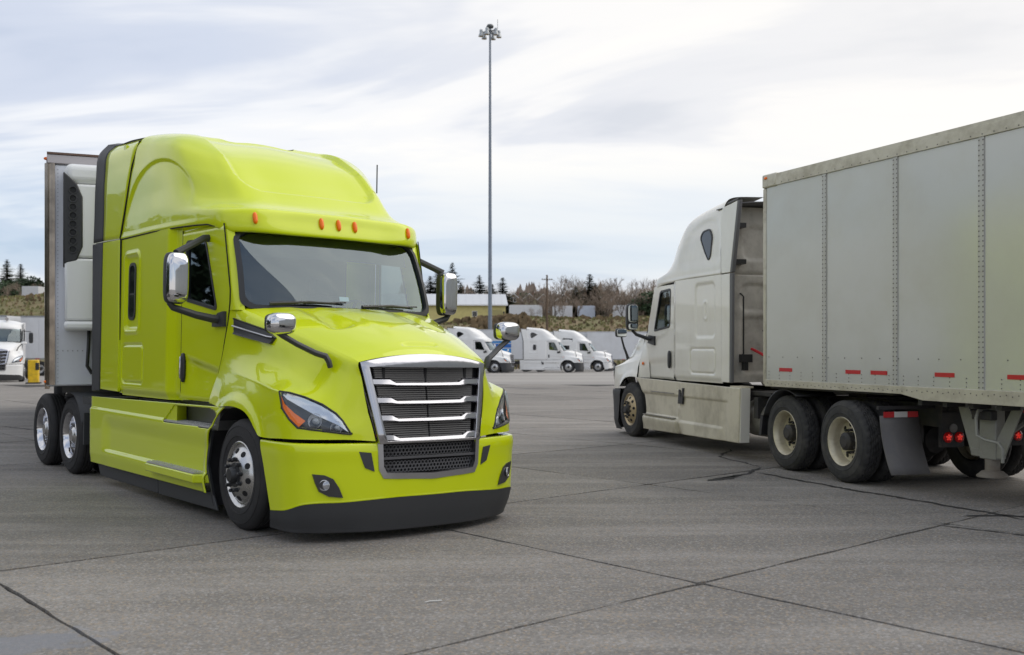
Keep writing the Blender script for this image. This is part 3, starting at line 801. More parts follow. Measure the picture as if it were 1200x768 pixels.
        X, Z = G[..., 0], G[..., 2]; u = (X + 4.36) / 3.9
        h1 = 0.895 - 0.02 * u; h2 = 0.40 + 0.0 * u
        d = 0.020 * (1 - sstep(-0.012, 0.035, Z - h1)) - 0.028 * (1 - sstep(-.2, 0.0, Z - h1 + 0.02)) * sstep(-3.95, -3.6, X)
        d += 0.034 * (1 - sstep(0.0, 0.05, Z - h2)) * sstep(-3.95, -3.6, X) - 0.012 * (1 - sstep(-0.14, 0, Z - h2 + 0.02))
        d -= 0.03 * (1 - sstep(0, 0.03, np.abs(Z - 1.08) + 0.0)) * 0
        d += 0.028 * sstep(-.12, -.02, X - (-0.10 - np.sqrt(np.maximum(0.001, 0.625 ** 2 - (Z - 0.5) ** 2)))) * 0.6
        G[..., 1] = 1.205 + d
        pock = [(-1.90, .872), (-.62, .872), (-.50, 1.01), (-.62, 1.062), (-1.62, 1.055)]
        sk = sided(MB().grid(G, keep=lambda c: not in_poly(pock, c[0], c[2])), s).build('side_skirt', LIME, root, smooth=50, solid=0.01)
        # upper step let into the skirt
        m = MB(); m.box(-1.92, -.55, s * 1.02, s * 1.03, .84, 1.10); m.prism([(-1.95, .862), (-.52, .862), (-.45, 1.07), (-.52, 1.07), (-.56, .90), (-1.90, .868)], 'xz', s * 1.03, s * 1.20)
        m.build('step_recess', mat('step_recess_metal', (0.20, 0.20, 0.19), 0.3, 0.7), sk)
        m = MB(); m.prism([(-1.93, s * 1.205), (-1.55, s * 1.205), (-1.72, s * 1.04), (-1.93, s * 1.04)], 'xy', .875, 1.055); m.build('recess_wall', LIME, sk)
        for (x0, x1, z, y0, y1) in ((-1.85, -.66, .878, 1.05, 1.232), (-2.10, -.82, .432, 1.12, 1.315)):
            t = MB().box(x0, x1, s * y0, s * y1, z, z + 0.014)
            for k in range(22):
                xx = x0 + 0.03 + (x1 - x0 - 0.06) * k / 21
                for q in range(4):
                    yy = s * (y0 + 0.03 + (y1 - y0 - 0.05) * q / 3)
                    t.box(xx - 0.014, xx + 0.014, yy - 0.012, yy + 0.012, z + 0.014, z + 0.021)
            t.build('step_tread', mat('tread_alloy', (.55, .55, .54), .45, .55), sk)
        m = MB(); m.prism([(-2.22, 1.19 * s), (-2.12, 1.325 * s), (-.80, 1.325 * s), (-.70, 1.19 * s)], 'xy', .345, .430); m.build('step_ledge', LIME, sk, bevel=0.012)
        m = MB()
        m.prism([(-4.17, .255), (-2.12, .255), (-2.10, .095), (-4.05, .095)], 'xz', s * 1.165, s * 1.19)
        m.prism([(-2.08, .255), (-.63, .27), (-.52, .11), (-2.06, .095)], 'xz', s * 1.172, s * 1.197)
        m.build('skirt_rubber', CHARC, root, bevel=0.008)
        # dark liner round the rear of the front arch
        m = MB(); a = np.linspace(R(150), R(215), 14)
        m.grid(np.array([[(-0.10 + 0.612 * math.cos(t), s * yy, 0.5 + 0.612 * math.sin(t)) for t in a] for yy in (0.80, 1.20)]))
        a = np.linspace(R(35), R(150), 20)
        m.grid(np.array([[(-0.10 + 0.60 * math.cos(t), s * yy, 0.5 + 0.60 * math.sin(t)) for t in a] for yy in (0.80, 1.20)]))
        m.build('wheel_arch_liner', DARK, root)
        m = MB().prism([(-.60, .27), (-.735, .50), (-.735, .56), (-.64, .86), (-.60, .86), (-.695, .53), (-.56, .25)], 'xz', s * 1.20, s * 1.222); m.build('arch_trim', BLACK, root)
        # bonnet mirrors
        m = blob((.80, s * 1.215, 1.845), (.075, .125, .092), 12, 7, 3.2)
        hm = m.build('hood_mirror', CHROME, root)
        m = MB().tube([(.79, s * 1.27, 1.79), (.80, s * 1.20, 1.745), (.83, s * 1.08, 1.675), (.90, s * .94, 1.60), (.945, s * .87, 1.575), (.955, s * .845, 1.53), (.955, s * .83, 1.48)], [.03, .033, .033, .034, .036, .034, .03], 10, flat=0.75)
        m.build('mirror_arm', CHARC, hm)
        m = blob((.725, s * 1.215, 1.845), (.02, .115, .085), 10, 6, 4); m.build('mirror_shell', CHARC, hm)
        # door mirrors
        m = blob((-.70, s * 1.545, 2.29), (.065, .10, .235), 12, 8, 4.5)
        dm = m.build('door_mirror', CHROME, root)
        m = blob((-.76, s * 1.545, 2.29), (.05, .104, .243), 12, 8, 5); m.build('mirror_shell', CHARC, dm)
        m = blob((-.81, s * 1.545, 2.29), (.006, .088, .22), 8, 6, 6); m.build('mirror_face', MIRGL, dm)
        m = MB().tube([(-.76, s * 1.60, 2.06), (-.76, s * 1.56, 2.015), (-.72, s * 1.35, 1.95), (-.70, s * 1.20, 1.92), (-.70, s * 1.12, 1.915)], [.03, .04, .045, .05, .055], 10, flat=0.8)
        m.prism([(-.83, 1.845), (-.58, 1.845), (-.58, 1.99), (-.70, 1.975), (-.83, 1.90)], 'xz', s * 1.10, s * 1.15)
        m.build('mirror_arm', CHARC, dm)
        MB().tube([(-.78, s * 1.53, 2.53), (-.98, s * 1.18, 2.715), (-1.0, s * 1.10, 2.72)], [.035, .035, .04], 8).build('mirror_strut', CHARC, dm)
    # ---- aerial, chassis, wheels
    MB().tube([(-1.25, .93, 3.42), (-1.25, .93, 3.74)], 0.008, 6).build('aerial', BLACK, root)
    chassis(root, -7.35, (-5.29, -6.60), -5.85)
    for s in (1, -1):
        dz = 0.0 if s < 0 else 0.041
        put_wheel(root, 0.0, s, 'steer', ALU, BLACK, RUBBER, dz)
        for x in (-5.29, -6.60):
            put_wheel(root, x, s, 'drive', CHROME, ALU, RUBBER, dz); put_wheel(root, x, s, 'drive', CHROME, ALU, RUBBER, dz * .9, inner=True)
        a = np.linspace(R(18), R(112), 16)
        m = MB().grid(np.array([[(-5.29 + 0.56 * math.cos(t), s * yy, 0.5 + 0.56 * math.sin(t)) for t in a] for yy in (0.62, 1.215)]))
        m.prism([(-4.76, 1.02), (-4.40, 1.02), (-4.40, .95), (-4.72, .93)], 'xz', s * .62, s * 1.21)
        m.build('quarter_fender', CHARC, root, solid=0.012)
        MB().box(-4.70, -4.74, s * .62, s * 1.20, .42, .82).build('mud_flap', CHARC, root)
    grille_parts(root)
    lamp_parts(root)
    return root

def bumper_parts(root, paint, dark=None):
    dark = dark or CHARC
    zlow = [.255, .265, .285, .335, .352, .355, .368, .380, .380]
    def rows(f):
        half = [f(k) for k in range(len(BUMP_TOP))]
        return [[(x, -y, z) for x, y, z in r] for r in half] + [list(r) for r in reversed(half[:-1])]
    def yel(k):
        xt, yt = BUMP_TOP[k]; xb, yb = BUMP_BOT[k]; z0 = zlow[k]
        P = []
        P.append((xt - 0.10 * (1 if k > 2 else 0.0), yt - (0.10 if k < 4 else 0.02), .842)); P.append((xt - 0.01 * (k > 2), yt - 0.008, .842))
        for t in (0.05, 0.35, 0.7, 0.96, 1.0):
            z = .84 + (z0 - .84) * t; w = (0.84 - z) / 0.54
            P.append((xt + (xb - xt) * w, yt + (yb - yt) * w, z))
        P.append((P[-1][0] - 0.03, P[-1][1] - (0.03 if k < 5 else 0), z0 - 0.005))
        return P
    G = patch(rows(yel), 8, 6)
    mb = MB().grid(orient(G, (0.5, 0, .5)), keep=lambda c: not (abs(c[1]) < 0.495 and c[2] > 0.570 and c[0] > 1.0))
    b = mb.build('bumper', paint, root, smooth=50)
    # black lower valance
    def val(k):
        xb, yb = BUMP_BOT[k]; z0 = zlow[k]; w = (0.84 - z0) / 0.54; xt, yt = BUMP_TOP[k]
        x1 = xt + (xb - xt) * w; y1 = yt + (yb - yt) * w
        dx = (-0.055 if k > 2 else 0.0); dy = -0.045 if k < 6 else 0
        if k < 3: dx = (-.10, -.03, 0)[k]
        return [(x1 + .004 * (k > 2), y1 + 0.004 * (k < 5), z0), (x1 + dx * .35, y1 + dy * .3, z0 - (z0 - .10) * .5), (x1 + dx * .9, y1 + dy * .9, .115), (x1 + dx, y1 + dy, .095), (x1 + dx - .05, y1 + dy - .04 * (k < 6), .09)]
    G = patch(rows(val), 8, 5)
    MB().grid(orient(G, (0.5, 0, .2))).build('bumper_valance', dark, root, smooth=35)
    return b

def grille_parts(root):
    # chrome surround
    def arc(ht, hb, zt, zb, crown, n=14):
        top = [(-ht + 2 * ht * k / n, zt + crown * (1 - (2 * k / n - 1) ** 2)) for k in range(n + 1)]
        side = [(ht + (hb - ht) * k / 8, zt + (zb - zt) * k / 8) for k in range(1, 8)]
        bot = [(hb - 2 * hb * k / n, zb) for k in range(n + 1)]
        s2 = [(-hb - (ht - hb) * k / 8, zb + (zt - zb) * k / 8) for k in range(1, 8)]
        return top + side + bot + s2
    O = arc(.658, .528, 1.528, .838, .080); I = arc(.582, .462, 1.488, .862, -0.002)
    n = len(O); P = []
    f = lambda y, z, o: (grille_x(y, z) + o, y, z)
    P += [f(*p, -.05) for p in O] + [f(*p, .018) for p in O] + [f(*p, .030) for p in I] + [f(*p, -.05) for p in I]
    mb = MB()
    for a in range(3): mb.add(P, [(a * n + k, a * n + (k + 1) % n, (a + 1) * n + (k + 1) % n, (a + 1) * n + k) for k in range(n)])
    GC = mat('grille_chrome', (0.47, 0.47, 0.50), 0.14, 1.0)
    g = mb.build('grille', GC, root, smooth=30, bevel=0.006, fix=True)
    # bars: thin in the middle, deeper towards the ends
    for z, hw in ((1.345, .575), (1.188, .545), (1.038, .515), (.872, .485)):
        ys = [-hw, -.40, -.335, 0, .335, .40, hw]; up = [.052, .050, .016, .016, .016, .050, .052]; lo = [-.012, -.014, -.022, -.024, -.022, -.014, -.012]
        m = MB(); rows = []
        for y, a, b in zip(ys, up, lo):
            X = grille_x(y, z)
            rows.append([(X - .04, y, z + b), (X + .006, y, z + b), (X + .020, y, z + b + .012), (X + .012, y, z + a - .012), (X - .005, y, z + a), (X - .04, y, z + a)])
        m.grid(np.array(rows)); m.build('grille_bar', GC, g, smooth=30, fix=True)
    # fine louvres behind the bars
    m = MB()
    for k in range(34):
        z = .875 + k * .0182
        hw = .47 + (z - .86) * .155
        for s0, s1 in ((-1, -.02), (.02, 1)):
            m.box(grille_x(0, z) - .075, grille_x(0, z) - .052, hw * s0 * .93, hw * s1 * .93, z - .0055, z + .0055)
    tag(m.build('grille_louvres', mat('louvre_plastic', (0.17, 0.165, 0.16), 0.4), g, smooth=0), kind='stuff')
    m = MB(); m.add([(grille_x(0, 1.5) - .10, -.60, 1.52), (grille_x(0, 1.5) - .10, .60, 1.52), (grille_x(0, .84) - .10, .49, .80), (grille_x(0, .84) - .10, -.49, .80)], [(0, 1, 2, 3)])
    for y in (-.43, .43, 0): m.box(1.17, 1.14, y - .012, y + .012, .85, 1.50)
    m.build('grille_back', DARK, g)
    # lower perforated intake with its bright U-shaped surround
    m = MB(); m.box(1.10, 1.215, -.52, .52, .55, .85)
    t = m.build('lower_intake', DARK, root)
    m = MB(); c0 = 0.0205
    for (z0, z1) in ((.722, .838), (.583, .702)):
        rws = int((z1 - z0) / (c0 * 1.5)) + 1
        for r in range(rws):
            z = z0 + c0 + r * c0 * 1.5
            if z + c0 > z1 + .012: continue
            for q in range(-14, 15):
                y = (q + (r % 2) * .5) * c0 * 1.732
                if abs(y) > .475: continue
                X = bump_x(y, .7) - .045
                o = [(X, y + c0 * 1.0 * math.sin(a), z + c0 * 1.0 * math.cos(a)) for a in np.arange(6) * math.pi / 3]
                i = [(X, y + c0 * .70 * math.sin(a), z + c0 * .70 * math.cos(a)) for a in np.arange(6) * math.pi / 3]
                ib = [(X - .015, p[1], p[2]) for p in i]
                m.add(o + i + ib, [(k, (k + 1) % 6, 6 + (k + 1) % 6, 6 + k) for k in range(6)] + [(6 + k, 6 + (k + 1) % 6, 12 + (k + 1) % 6, 12 + k) for k in range(6)])
    m.box(bump_x(0, .7) - .05, bump_x(0, .7) - .075, -.5, .5, .700, .722)
    tag(m.build('intake_mesh', mat('mesh_plastic', (0.10, 0.10, 0.105), 0.4), t, smooth=0), kind='stuff')
    path_o = [(-.535, .842), (-.522, .62), (-.480, .545), (0, .520), (.480, .545), (.522, .62), (.535, .842)]
    path_i = [(-.490, .842), (-.480, .645), (-.452, .592), (0, .572), (.452, .592), (.480, .645), (.490, .842)]
    def dens(p):
        o = []
        for a, b in zip(p[:-1], p[1:]):
            for k in range(8): o.append((a[0] + (b[0] - a[0]) * k / 8, a[1] + (b[1] - a[1]) * k / 8))
        return o + [p[-1]]
    po, pi_ = dens(path_o), dens(path_i)
    G = np.array([[(bump_x(y, z) + o, y, z) for y, z in p] for p, o in ((po, -.01), (po, .012), (pi_, .014), (pi_, -.06))])
    MB().grid(G).build('intake_surround', SATIN, t, smooth=30)
def bump_plate(poly, s, off, m=None):
    """plate that follows the bumper front, with returned edges"""
    m = m or MB(); n = len(poly); cy = sum(p[0] for p in poly) / n; cz = sum(p[1] for p in poly) / n
    rings = [[(bump_x(y, z, -.02), s * y, z) for y, z in poly]]
    for q in (1, .75, .5, .25, .05): rings.append([(bump_x(cy + (y - cy) * q, cz + (z - cz) * q, off), s * (cy + (y - cy) * q), cz + (z - cz) * q) for y, z in poly])
    P = [p for r in rings for p in r]
    m.add(P, [(a * n + k, a * n + (k + 1) % n, (a + 1) * n + (k + 1) % n, (a + 1) * n + k) for a in range(5) for k in range(n)] + [tuple(5 * n + k for k in range(n))])
    return m
def lamp_parts(root, p4=True):
    up, lo = np.array(HEAD_O), np.array(HEAD_B)
    def dens(p, n=4):
        P = [p[0]]
        for a, b in zip(p[:-1], p[1:]):
            for k in range(1, n + 1): P.append(a + (b - a) * k / n)
        return np.array(P)
    U, B = dens(up), dens(lo); m_ = len(U)
    out = np.array([.62, .76, .14]); out /= np.linalg.norm(out)
    def shell(i0, i1, t0, t1, depth, n=8):
        """strip of the lamp between its outer tip (i=0) and inner tip, pushed out or in by depth in the middle"""
        G = []
        for i in range(i0, i1 + 1):
            row = []
            for t in np.linspace(t0, t1, n):
                e = math.sin(math.pi * t) ** .5 * min(1, (i / 5) ** .5, ((m_ - 1 - i) / 5) ** .5) if 0 < t < 1 else 0
                row.append(U[i] + (B[i] - U[i]) * t + out * depth * e)
            G.append(row)
        return np.array(G)
    LB = mat('lamp_bowl', (0.06, 0.06, 0.065), 0.25, 0.3)
    for s in (1, -1):
        base = sided(MB().grid(shell(0, m_ - 1, 0, 1, -.045)), s).build('headlight', LB, root, smooth=60)
        rim = [tuple(p) for p in U] + [tuple(p) for p in B[::-1][1:-1]]
        sided(MB().tube(rim + rim[:1], .009, 6, cap=False), s).build('lamp_seal', BLACK, base)
        sided(MB().grid(shell(2, m_ - 4, .06, .40, -.010, 6)), s).build('lamp_brow', mat('lamp_brow_silver', (0.72, 0.73, 0.75), 0.12, 0.9), base)
        G = shell(1, 12, .70, .96, -.006, 8)
        sided(MB().grid(G), s).build('indicator_lens', AMBER, base)
        for (i, t, r) in ((14, .60, .058), (20, .60, .050)):
            c = U[i] + (B[i] - U[i]) * t - out * .016
            q = Vector(out).to_track_quat('Z', 'Y').to_matrix().to_4x4()
            m = MB(); m.xf = Matrix.Translation(Vector(c)) @ q
            m.lathe([(r * 1.1, .008), (r * 1.0, -.006), (r * .8, -.022), (r * .5, -.030)], 20, axis='z')
            sided(m, s).build('reflector', mat('reflector_silver', (.80, .80, .82), .3, .6), base)
            m = MB(); m.xf = Matrix.Translation(Vector(c)) @ q
            m.lathe([(r * .56, -.026), (r * .54, -.012), (r * .42, .0), (r * .2, .006), (0, .007)], 20, axis='z')
            sided(m, s).build('projector_lens', mat('projector_glass', (0.32, 0.34, 0.36), 0.03, 0.2, 1.0), base)
        sided(MB().grid(shell(0, m_ - 1, 0, 1, .028, 10)), s).build('lamp_cover', LENS, base, smooth=180)
        if p4:
            bump_plate([(.695, .778), (.591, .766), (.560, .607), (.640, .640)], s, .010).build('bumper_vent', CHARC, root)
            fl = bump_plate([(1.051, .597), (.966, .588), (.901, .556), (.855, .482), (.822, .398), (.932, .410), (1.003, .452), (1.03, .52)], s, .020)
            fl = fl.build('fog_lamp', mat('fog_bezel', (0.03, 0.03, 0.032), 0.3, 0, 0.5), root)
            m = MB(); c = Vector((bump_x(.962, .505, .012), s * .962, .505)); q = Vector((.75, s * .66, 0)).to_track_quat('Z', 'Y').to_matrix().to_4x4()
            m.xf = Matrix.Translation(c) @ q
            m.lathe([(.046, .004), (.046, .016), (.040, .018), (.035, .006), (.024, .010), (0, .014)], 22, axis='z'); m.build('fog_lens', mat('fog_glass', (0.45, 0.46, 0.48), 0.08, 0.6, 1.0), fl)
            # side vent in the bonnet
            tp = np.array([(-.434, 1.090, 1.925), (-.194, 1.064, 1.877), (.087, 1.004, 1.811), (.236, .983, 1.735)]); bt = np.array([(-.386, 1.108, 1.772), (-.061, 1.082, 1.724), (.212, 1.020, 1.68), (.236, .983, 1.735)])
            tp, bt = dens(tp), dens(bt)
            G = np.array([[tp[i] + (bt[i] - tp[i]) * t + np.array((0, .012 + (0.012 if t in (0, 1) else 0), 0)) for t in (0, .12, .5, .88, 1)] for i in range(len(tp))])
            G = np.concatenate([G[:, :1] - np.array((0, .03, 0)), G, G[:, -1:] - np.array((0, .03, 0))], 1)
            v = sided(MB().grid(G), s).build('hood_vent', BLACK, root, smooth=30)
            m = MB()
            m.tube([tuple(tp[i] + (bt[i] - tp[i]) * .5 + np.array((0, .022, 0))) for i in range(0, len(tp) - 1)], [.012] * (len(tp) - 1), 6, flat=.8)
            sided(m, s).build('vent_inlay', SATIN, v)
            sided(MB().box(.03, .05, .60, .66, .9, 1.0) if False else blob((1.245, .535, .97), (.012, .010, .075), 6, 4), s).build('side_reflector', AMBER, root)

# ------------------------------------------------------------------ white sleeper tractors (older nose): the near one and those parked far off
def make_white_tractor(style='plain', dirty=True):
    P = CREAM if dirty else WHITE
    LOW = GRIMY if dirty else WHITE
    STRIP = mat('grey_extender_rubber', (0.12, 0.12, 0.125), 0.6)
    root = empty('semi_truck')
    build_hood(root, P, 4, scoops=False, p4=False)
    build_roof(root, P, 6, -.28, -.14, p4=False)
    bx = bumper_parts(root, CHARC if style == 'plain' else P)
    def ys(X, Z): return np.interp(X, [-3.62, -2.0, -1.93, -1.86], [1.22, 1.22, 1.195, 1.180]) - 0.03 * (1 - sstep(1.10, 1.19, Z))
    def ds(X, Z):
        e = rrect(X, Z, -3.40, -2.74, 1.80, 2.64, 0.09); b = rrect(X, Z, -3.42, -2.56, 1.24, 1.62, 0.08)
        w = rrect(X, Z, -3.13, -3.01, 2.08, 2.36, 0.05)
        d = -0.016 * (1 - sstep(-0.02, 0.02, e)) - 0.016 * (1 - sstep(0.006, 0.02, np.abs(b)))
        return d + 0.012 * (1 - sstep(0.0, 0.025, w)) - .010 * (1 - sstep(-.03, -.005, w))
    for s in (1, -1): sided(body_side(-3.62, -1.86, 1.10, 2.745, ys, ds if style == 'plain' else None, 0.02), s).build('sleeper_side', P, root, smooth=60)
    if style == 'plain' and not dirty: wins = [rpoly([(-3.30, 3.34), (-3.20, 3.47), (-2.98, 3.45), (-2.70, 3.30), (-2.80, 3.22), (-3.17, 2.99), (-3.24, 3.05)], .05, 3), rpoly([(-3.05, 2.42), (-2.82, 2.42), (-2.82, 1.98), (-3.05, 1.98)], .05, 3)]
    elif style == 'plain': wins = [rpoly([(-3.30, 3.34), (-3.20, 3.47), (-2.98, 3.45), (-2.90, 3.36), (-3.06, 3.12), (-3.17, 2.99), (-3.24, 3.05)], .05, 3)]
    else: wins = [rpoly([(-3.25, 3.10), (-2.35, 3.06), (-2.35, 2.80), (-3.25, 2.80)], .06, 3), rpoly([(-3.30, 2.42), (-2.65, 2.42), (-2.65, 2.08), (-3.30, 2.08)], .06, 3)]
    edge_z = [1.08, 1.5, 1.80, 2.0, 2.60, 2.76]; edge_x = [-.66, -.62, -.58, -.60, -.88, -.95]
    YD = lambda x: 1.180 + (np.asarray(x) + 1.86) * (-0.075 / 1.25)
    win = rpoly([(-1.70, 2.62), (-1.22, 2.60), (-.92, 1.94), (-1.66, 2.00)], .07, 4)
    W = windscreen_fn(-.42, 1.91, -.945, 2.62, 1.03, 1.0, .20, .15)
    mb = MB().grid(orient(np.array([[W(a, t) for a in np.linspace(-1, 1, 30)] for t in np.linspace(-.02, 1, 14)]), (-1.5, 0, 2)))
    ws = mb.build('windscreen', WSGLASS, root, smooth=180)
    m = MB()
    for a in (-1.0, 1.0): m.tube([W(a * .985, t, .01) for t in np.linspace(0, 1, 8)], .03, 6)
    m.tube([W(a, 0.0, .01) for a in np.linspace(-1, 1, 17)], .028, 6); m.build('windscreen_seal', BLACK, ws)
    for s in (1, -1):
        f = lambda x, z, o: (x, s * (1.222 + o), z)
        for wp in wins:
            yy = 1.205 if wp[0][1] > 2.7 else 1.222
            fo = lambda x, z, o, yy=yy: (x, s * (yy + o - .05 * max(0, z - 3.3)), z)
            w = fan(wp, fo, .006).build('sleeper_window', SMOKED, root)
            gasket(wp, .014, fo, 0.0, .012).build('window_seal', CHARC, w)
        nz, nx = 80, 56; G = np.zeros((nz, nx, 3))
        for i, z in enumerate(np.linspace(1.10, 2.70, nz)):
            G[i, :, 0] = np.linspace(-1.852, float(np.interp(z, edge_z, edge_x)), nx); G[i, :, 2] = z
        Y = YD(G[..., 0]); cr = 1.50 - (G[..., 0] + 1.8) * .05
        Y = Y - .02 * sstep(0, .12, cr - G[..., 2]) * sstep(-1.8, -1.4, G[..., 0]) - .026 * (1 - sstep(1.07, 1.14, G[..., 2]))
        G[..., 1] = Y; inner = scaled(win, -.004)
        door = sided(MB().grid(G, keep=lambda c: not in_poly(inner, c[0], c[2])), s).build('door', P, root, smooth=60)
        f = lambda x, z, o: (x, s * (float(YD(x)) + o), z)
        fan(win, f, -.016).build('window', GLASS, door)
        gasket(win, .024, f, 0, .007).build('window_seal', BLACK, door)
        m = blob((-1.70, 1.196, 1.44), (.05, .022, .15), p=3.2); sided(m, s).build('door_handle', BLACK, door)
        m = MB(); m.box(-1.852, -1.868, s * 1.15, s * 1.176, 1.12, 2.70); m.build('door_gap', DARK, door)
        net = [[(-.68, s * 1.10, 1.10), (-.45, s * 1.14, 1.10), (-.335, s * 1.185, 1.10)], [(-.64, s * 1.103, 1.40), (-.45, s * 1.13, 1.40), (-.325, s * 1.148, 1.40)], [(-.60, s * 1.10, 1.70), (-.48, s * 1.09, 1.70), (-.345, s * 1.075, 1.72)], [(-.585, s * 1.10, 1.90), (-.50, s * 1.08, 1.90), (-.37, s * 1.03, 1.895)]]
        MB().grid(patch(net, 8, 8)).build('cowl_panel', P, root, smooth=60)
        net = [[(-.41, s * 1.03, 1.86), (-.48, s * 1.08, 1.86), (-.66, s * 1.10, 1.86)], [(-.66, s * 1.02, 2.24), (-.70, s * 1.06, 2.24), (-.78, s * 1.09, 2.24)], [(-.93, s * 1.005, 2.66), (-.94, s * 1.045, 2.66), (-1.02, s * 1.08, 2.66)]]
        MB().grid(patch(net, 6, 6)).build('windscreen_pillar', P, root, smooth=60)
        blob((-.46, s * 1.148, 1.355), (.03, .016, .03), 8, 5, 2).build('turn_lamp', AMBER, root)
        # extender behind the sleeper
        m = MB(); m.prism([(-3.615, 1.12), (-3.615, 2.742), (-3.88, 2.742), (-3.87, 1.12)], 'xz', s * 1.195, s * 1.22)
        m.prism([(-3.615, 2.755), (-3.60, 3.55), (-3.66, 3.74), (-4.13, 3.79), (-3.90, 2.755)], 'xz', s * 1.195, s * 1.222)
        m.build('side_extender', P, root, bevel=.008)
        m = MB(); m.prism([(-3.885, 1.12), (-3.895, 2.742), (-3.975, 2.742), (-3.95, 1.12)], 'xz', s * 1.18, s * 1.225)
        m.prism([(-3.905, 2.755), (-4.13, 3.79), (-4.19, 3.79), (-3.975, 2.755)], 'xz', s * 1.17, s * 1.226)
        m.prism([(-4.13, 3.792), (-3.82, 3.77), (-3.82, 3.80), (-4.18, 3.83)], 'xz', s * 1.17, s * 1.226)
        m.build('extender_edge', STRIP, root, bevel=.008)
        # skirt
        zz = np.linspace(0, 1, 60); G = np.zeros((60, 120, 3))
        xf = lambda z: -0.10 - math.sqrt(max(.001, .625 ** 2 - (z - .5) ** 2)) if z < 1.1 else -.33
        for i, t in enumerate(zz):
            zf = .20 + .90 * t; zr = .25 + .80 * t; xr = -4.17 - .05 * t; xe = min(xf(zf), -.34)
            X = np.linspace(xr, xe, 120); u = (X - xr) / (xe - xr); G[i, :, 0] = X; G[i, :, 2] = zr * (1 - u) + zf * u
        X, Z = G[..., 0], G[..., 2]
        d = -.020 * (1 - sstep(.82, .86, Z)) * sstep(-3.9, -3.7, X) - .015 * (1 - sstep(.82, .9, Z)) * sstep(-2.1, -2.0, X)
        d += .055 * (1 - sstep(.43, .49, Z)) * sstep(-2.10, -2.04, X) + .022 * (1 - sstep(.41, .45, Z)) * sstep(-3.7, -3.5, X) - .05 * (1 - sstep(.18, .42, Z)) * sstep(-2.4, -2.1, X)
        d -= .05 * (1 - sstep(0.006, .016, np.abs(Z - .868))) * 0
        d -= .02 * (1 - sstep(.006, .014, np.abs(X + 2.10)))
        G[..., 1] = 1.215 + d
        sk = sided(MB().grid(G), s).build('side_skirt', LOW, root, smooth=50, solid=.012)
        MB().prism([(-4.20, .255), (-4.235, 1.05), (-4.20, 1.05), (-4.165, .255)], 'xz', s * 1.07, s * 1.215).build('skirt_end', P, sk)
        MB().box(-3.86, -4.2, s * 1.0, s * 1.2, 1.05, 1.075).build('skirt_top', LOW, sk)
        m = MB().box(-1.0, -1.95, s * 1.21, s * 1.235, .868, .884); m.box(-.75, -2.05, s * 1.235, s * 1.275, .462, .476)
        m.build('step_tread', mat('worn_step_alloy', (.35, .34, .32), .35, .8, dirt=((.1, .09, .07), .6, 6)), sk)
        m = MB().prism([(-2.17, .95), (-2.14, .72), (-2.30, .72), (-2.36, .98), (-2.30, .98), (-2.26, .80), (-2.22, .95)], 'xz', s * 1.215, s * 1.245)
        m.build('skirt_latch', BLACK, sk)
        # mirrors
        m = blob((-.70, s * 1.46, 2.18), (.055, .11, .235), 10, 8, 5); dm = m.build('door_mirror', BLACK if dirty else P, root)
        blob((-.758, s * 1.46, 2.24), (.006, .09, .15), 8, 6, 6).build('mirror_face', MIRGL, dm)
        blob((-.758, s * 1.46, 2.01), (.006, .085, .05), 8, 6, 6).build('spotting_mirror', MIRGL, dm)
        m = MB().tube([(-.70, s * 1.46, 1.95), (-.72, s * 1.38, 1.87), (-.80, s * 1.20, 1.80), (-.82, s * 1.12, 1.79)], [.025, .03, .035, .05], 8); m.prism([(-.98, 1.68), (-.70, 1.72), (-.72, 1.86), (-.98, 1.84)], 'xz', s * 1.115, s * 1.16)
        m.build('mirror_arm', BLACK, dm)
        m = blob((.56, s * 1.16, 1.92), (.04, .115, .085), 10, 6, 4.5); hm = m.build('hood_mirror', BLACK if dirty else WHITE, root)
        blob((.515, s * 1.16, 1.92), (.006, .10, .07), 8, 5, 5).build('mirror_face', MIRGL, hm)
        MB().tube([(.57, s * 1.15, 1.84), (.62, s * 1.08, 1.66), (.66, s * 1.0, 1.50), (.66, s * .97, 1.40)], [.018, .022, .026, .035], 8).build('mirror_arm', BLACK, hm)
        # chassis furniture behind the cab
        a = np.linspace(R(20), R(120), 16)
        m = MB().grid(np.array([[(-5.42 + .57 * math.cos(t), s * yy, .5 + .57 * math.sin(t)) for t in a] for yy in (.62, 1.22)]))
        m.prism([(-4.86, .70), (-4.80, .70), (-4.74, .42), (-4.80, .42)], 'xz', s * .64, s * 1.22); m.build('quarter_fender', BLACK, root, solid=.02)
        m = MB(); rows = []
        for t in np.linspace(0, 1, 8): rows.append([(-7.50 - .17 * t * t, s * (.70 + .52 * u + (-.03 * t)), .86 - .66 * t) for u in (0, .5, 1)])
        m.grid(np.array(rows)); fl = m.build('mud_flap', mat('mud_flap_rubber', (.12, .115, .115), .65, dirt=((.2, .185, .165), .5, 4)), root, solid=.012, smooth=60)
        m = MB().box(-7.46, -7.50, s * .40, s * 1.24, .93, .97); m.build('flap_hanger', FRAME, fl)
        for k in range(2): MB().box(-7.507, -7.512, s * (.72 + .32 * k), s * (.86 + .32 * k), .84, .905).build('red_stripe', REFL, fl)
        m = MB(); m.box(-7.507, -7.511, s * .862, s * 1.038, .84, .905); m.build('white_stripe', WREFL, fl)
        wk = dict(tyrem=DUSTY if dirty else RUBBER)
        put_wheel(root, 0, s, 'steer', GOLDRIM if dirty else ALU, FRAME, wk['tyrem'], minimal=not dirty)
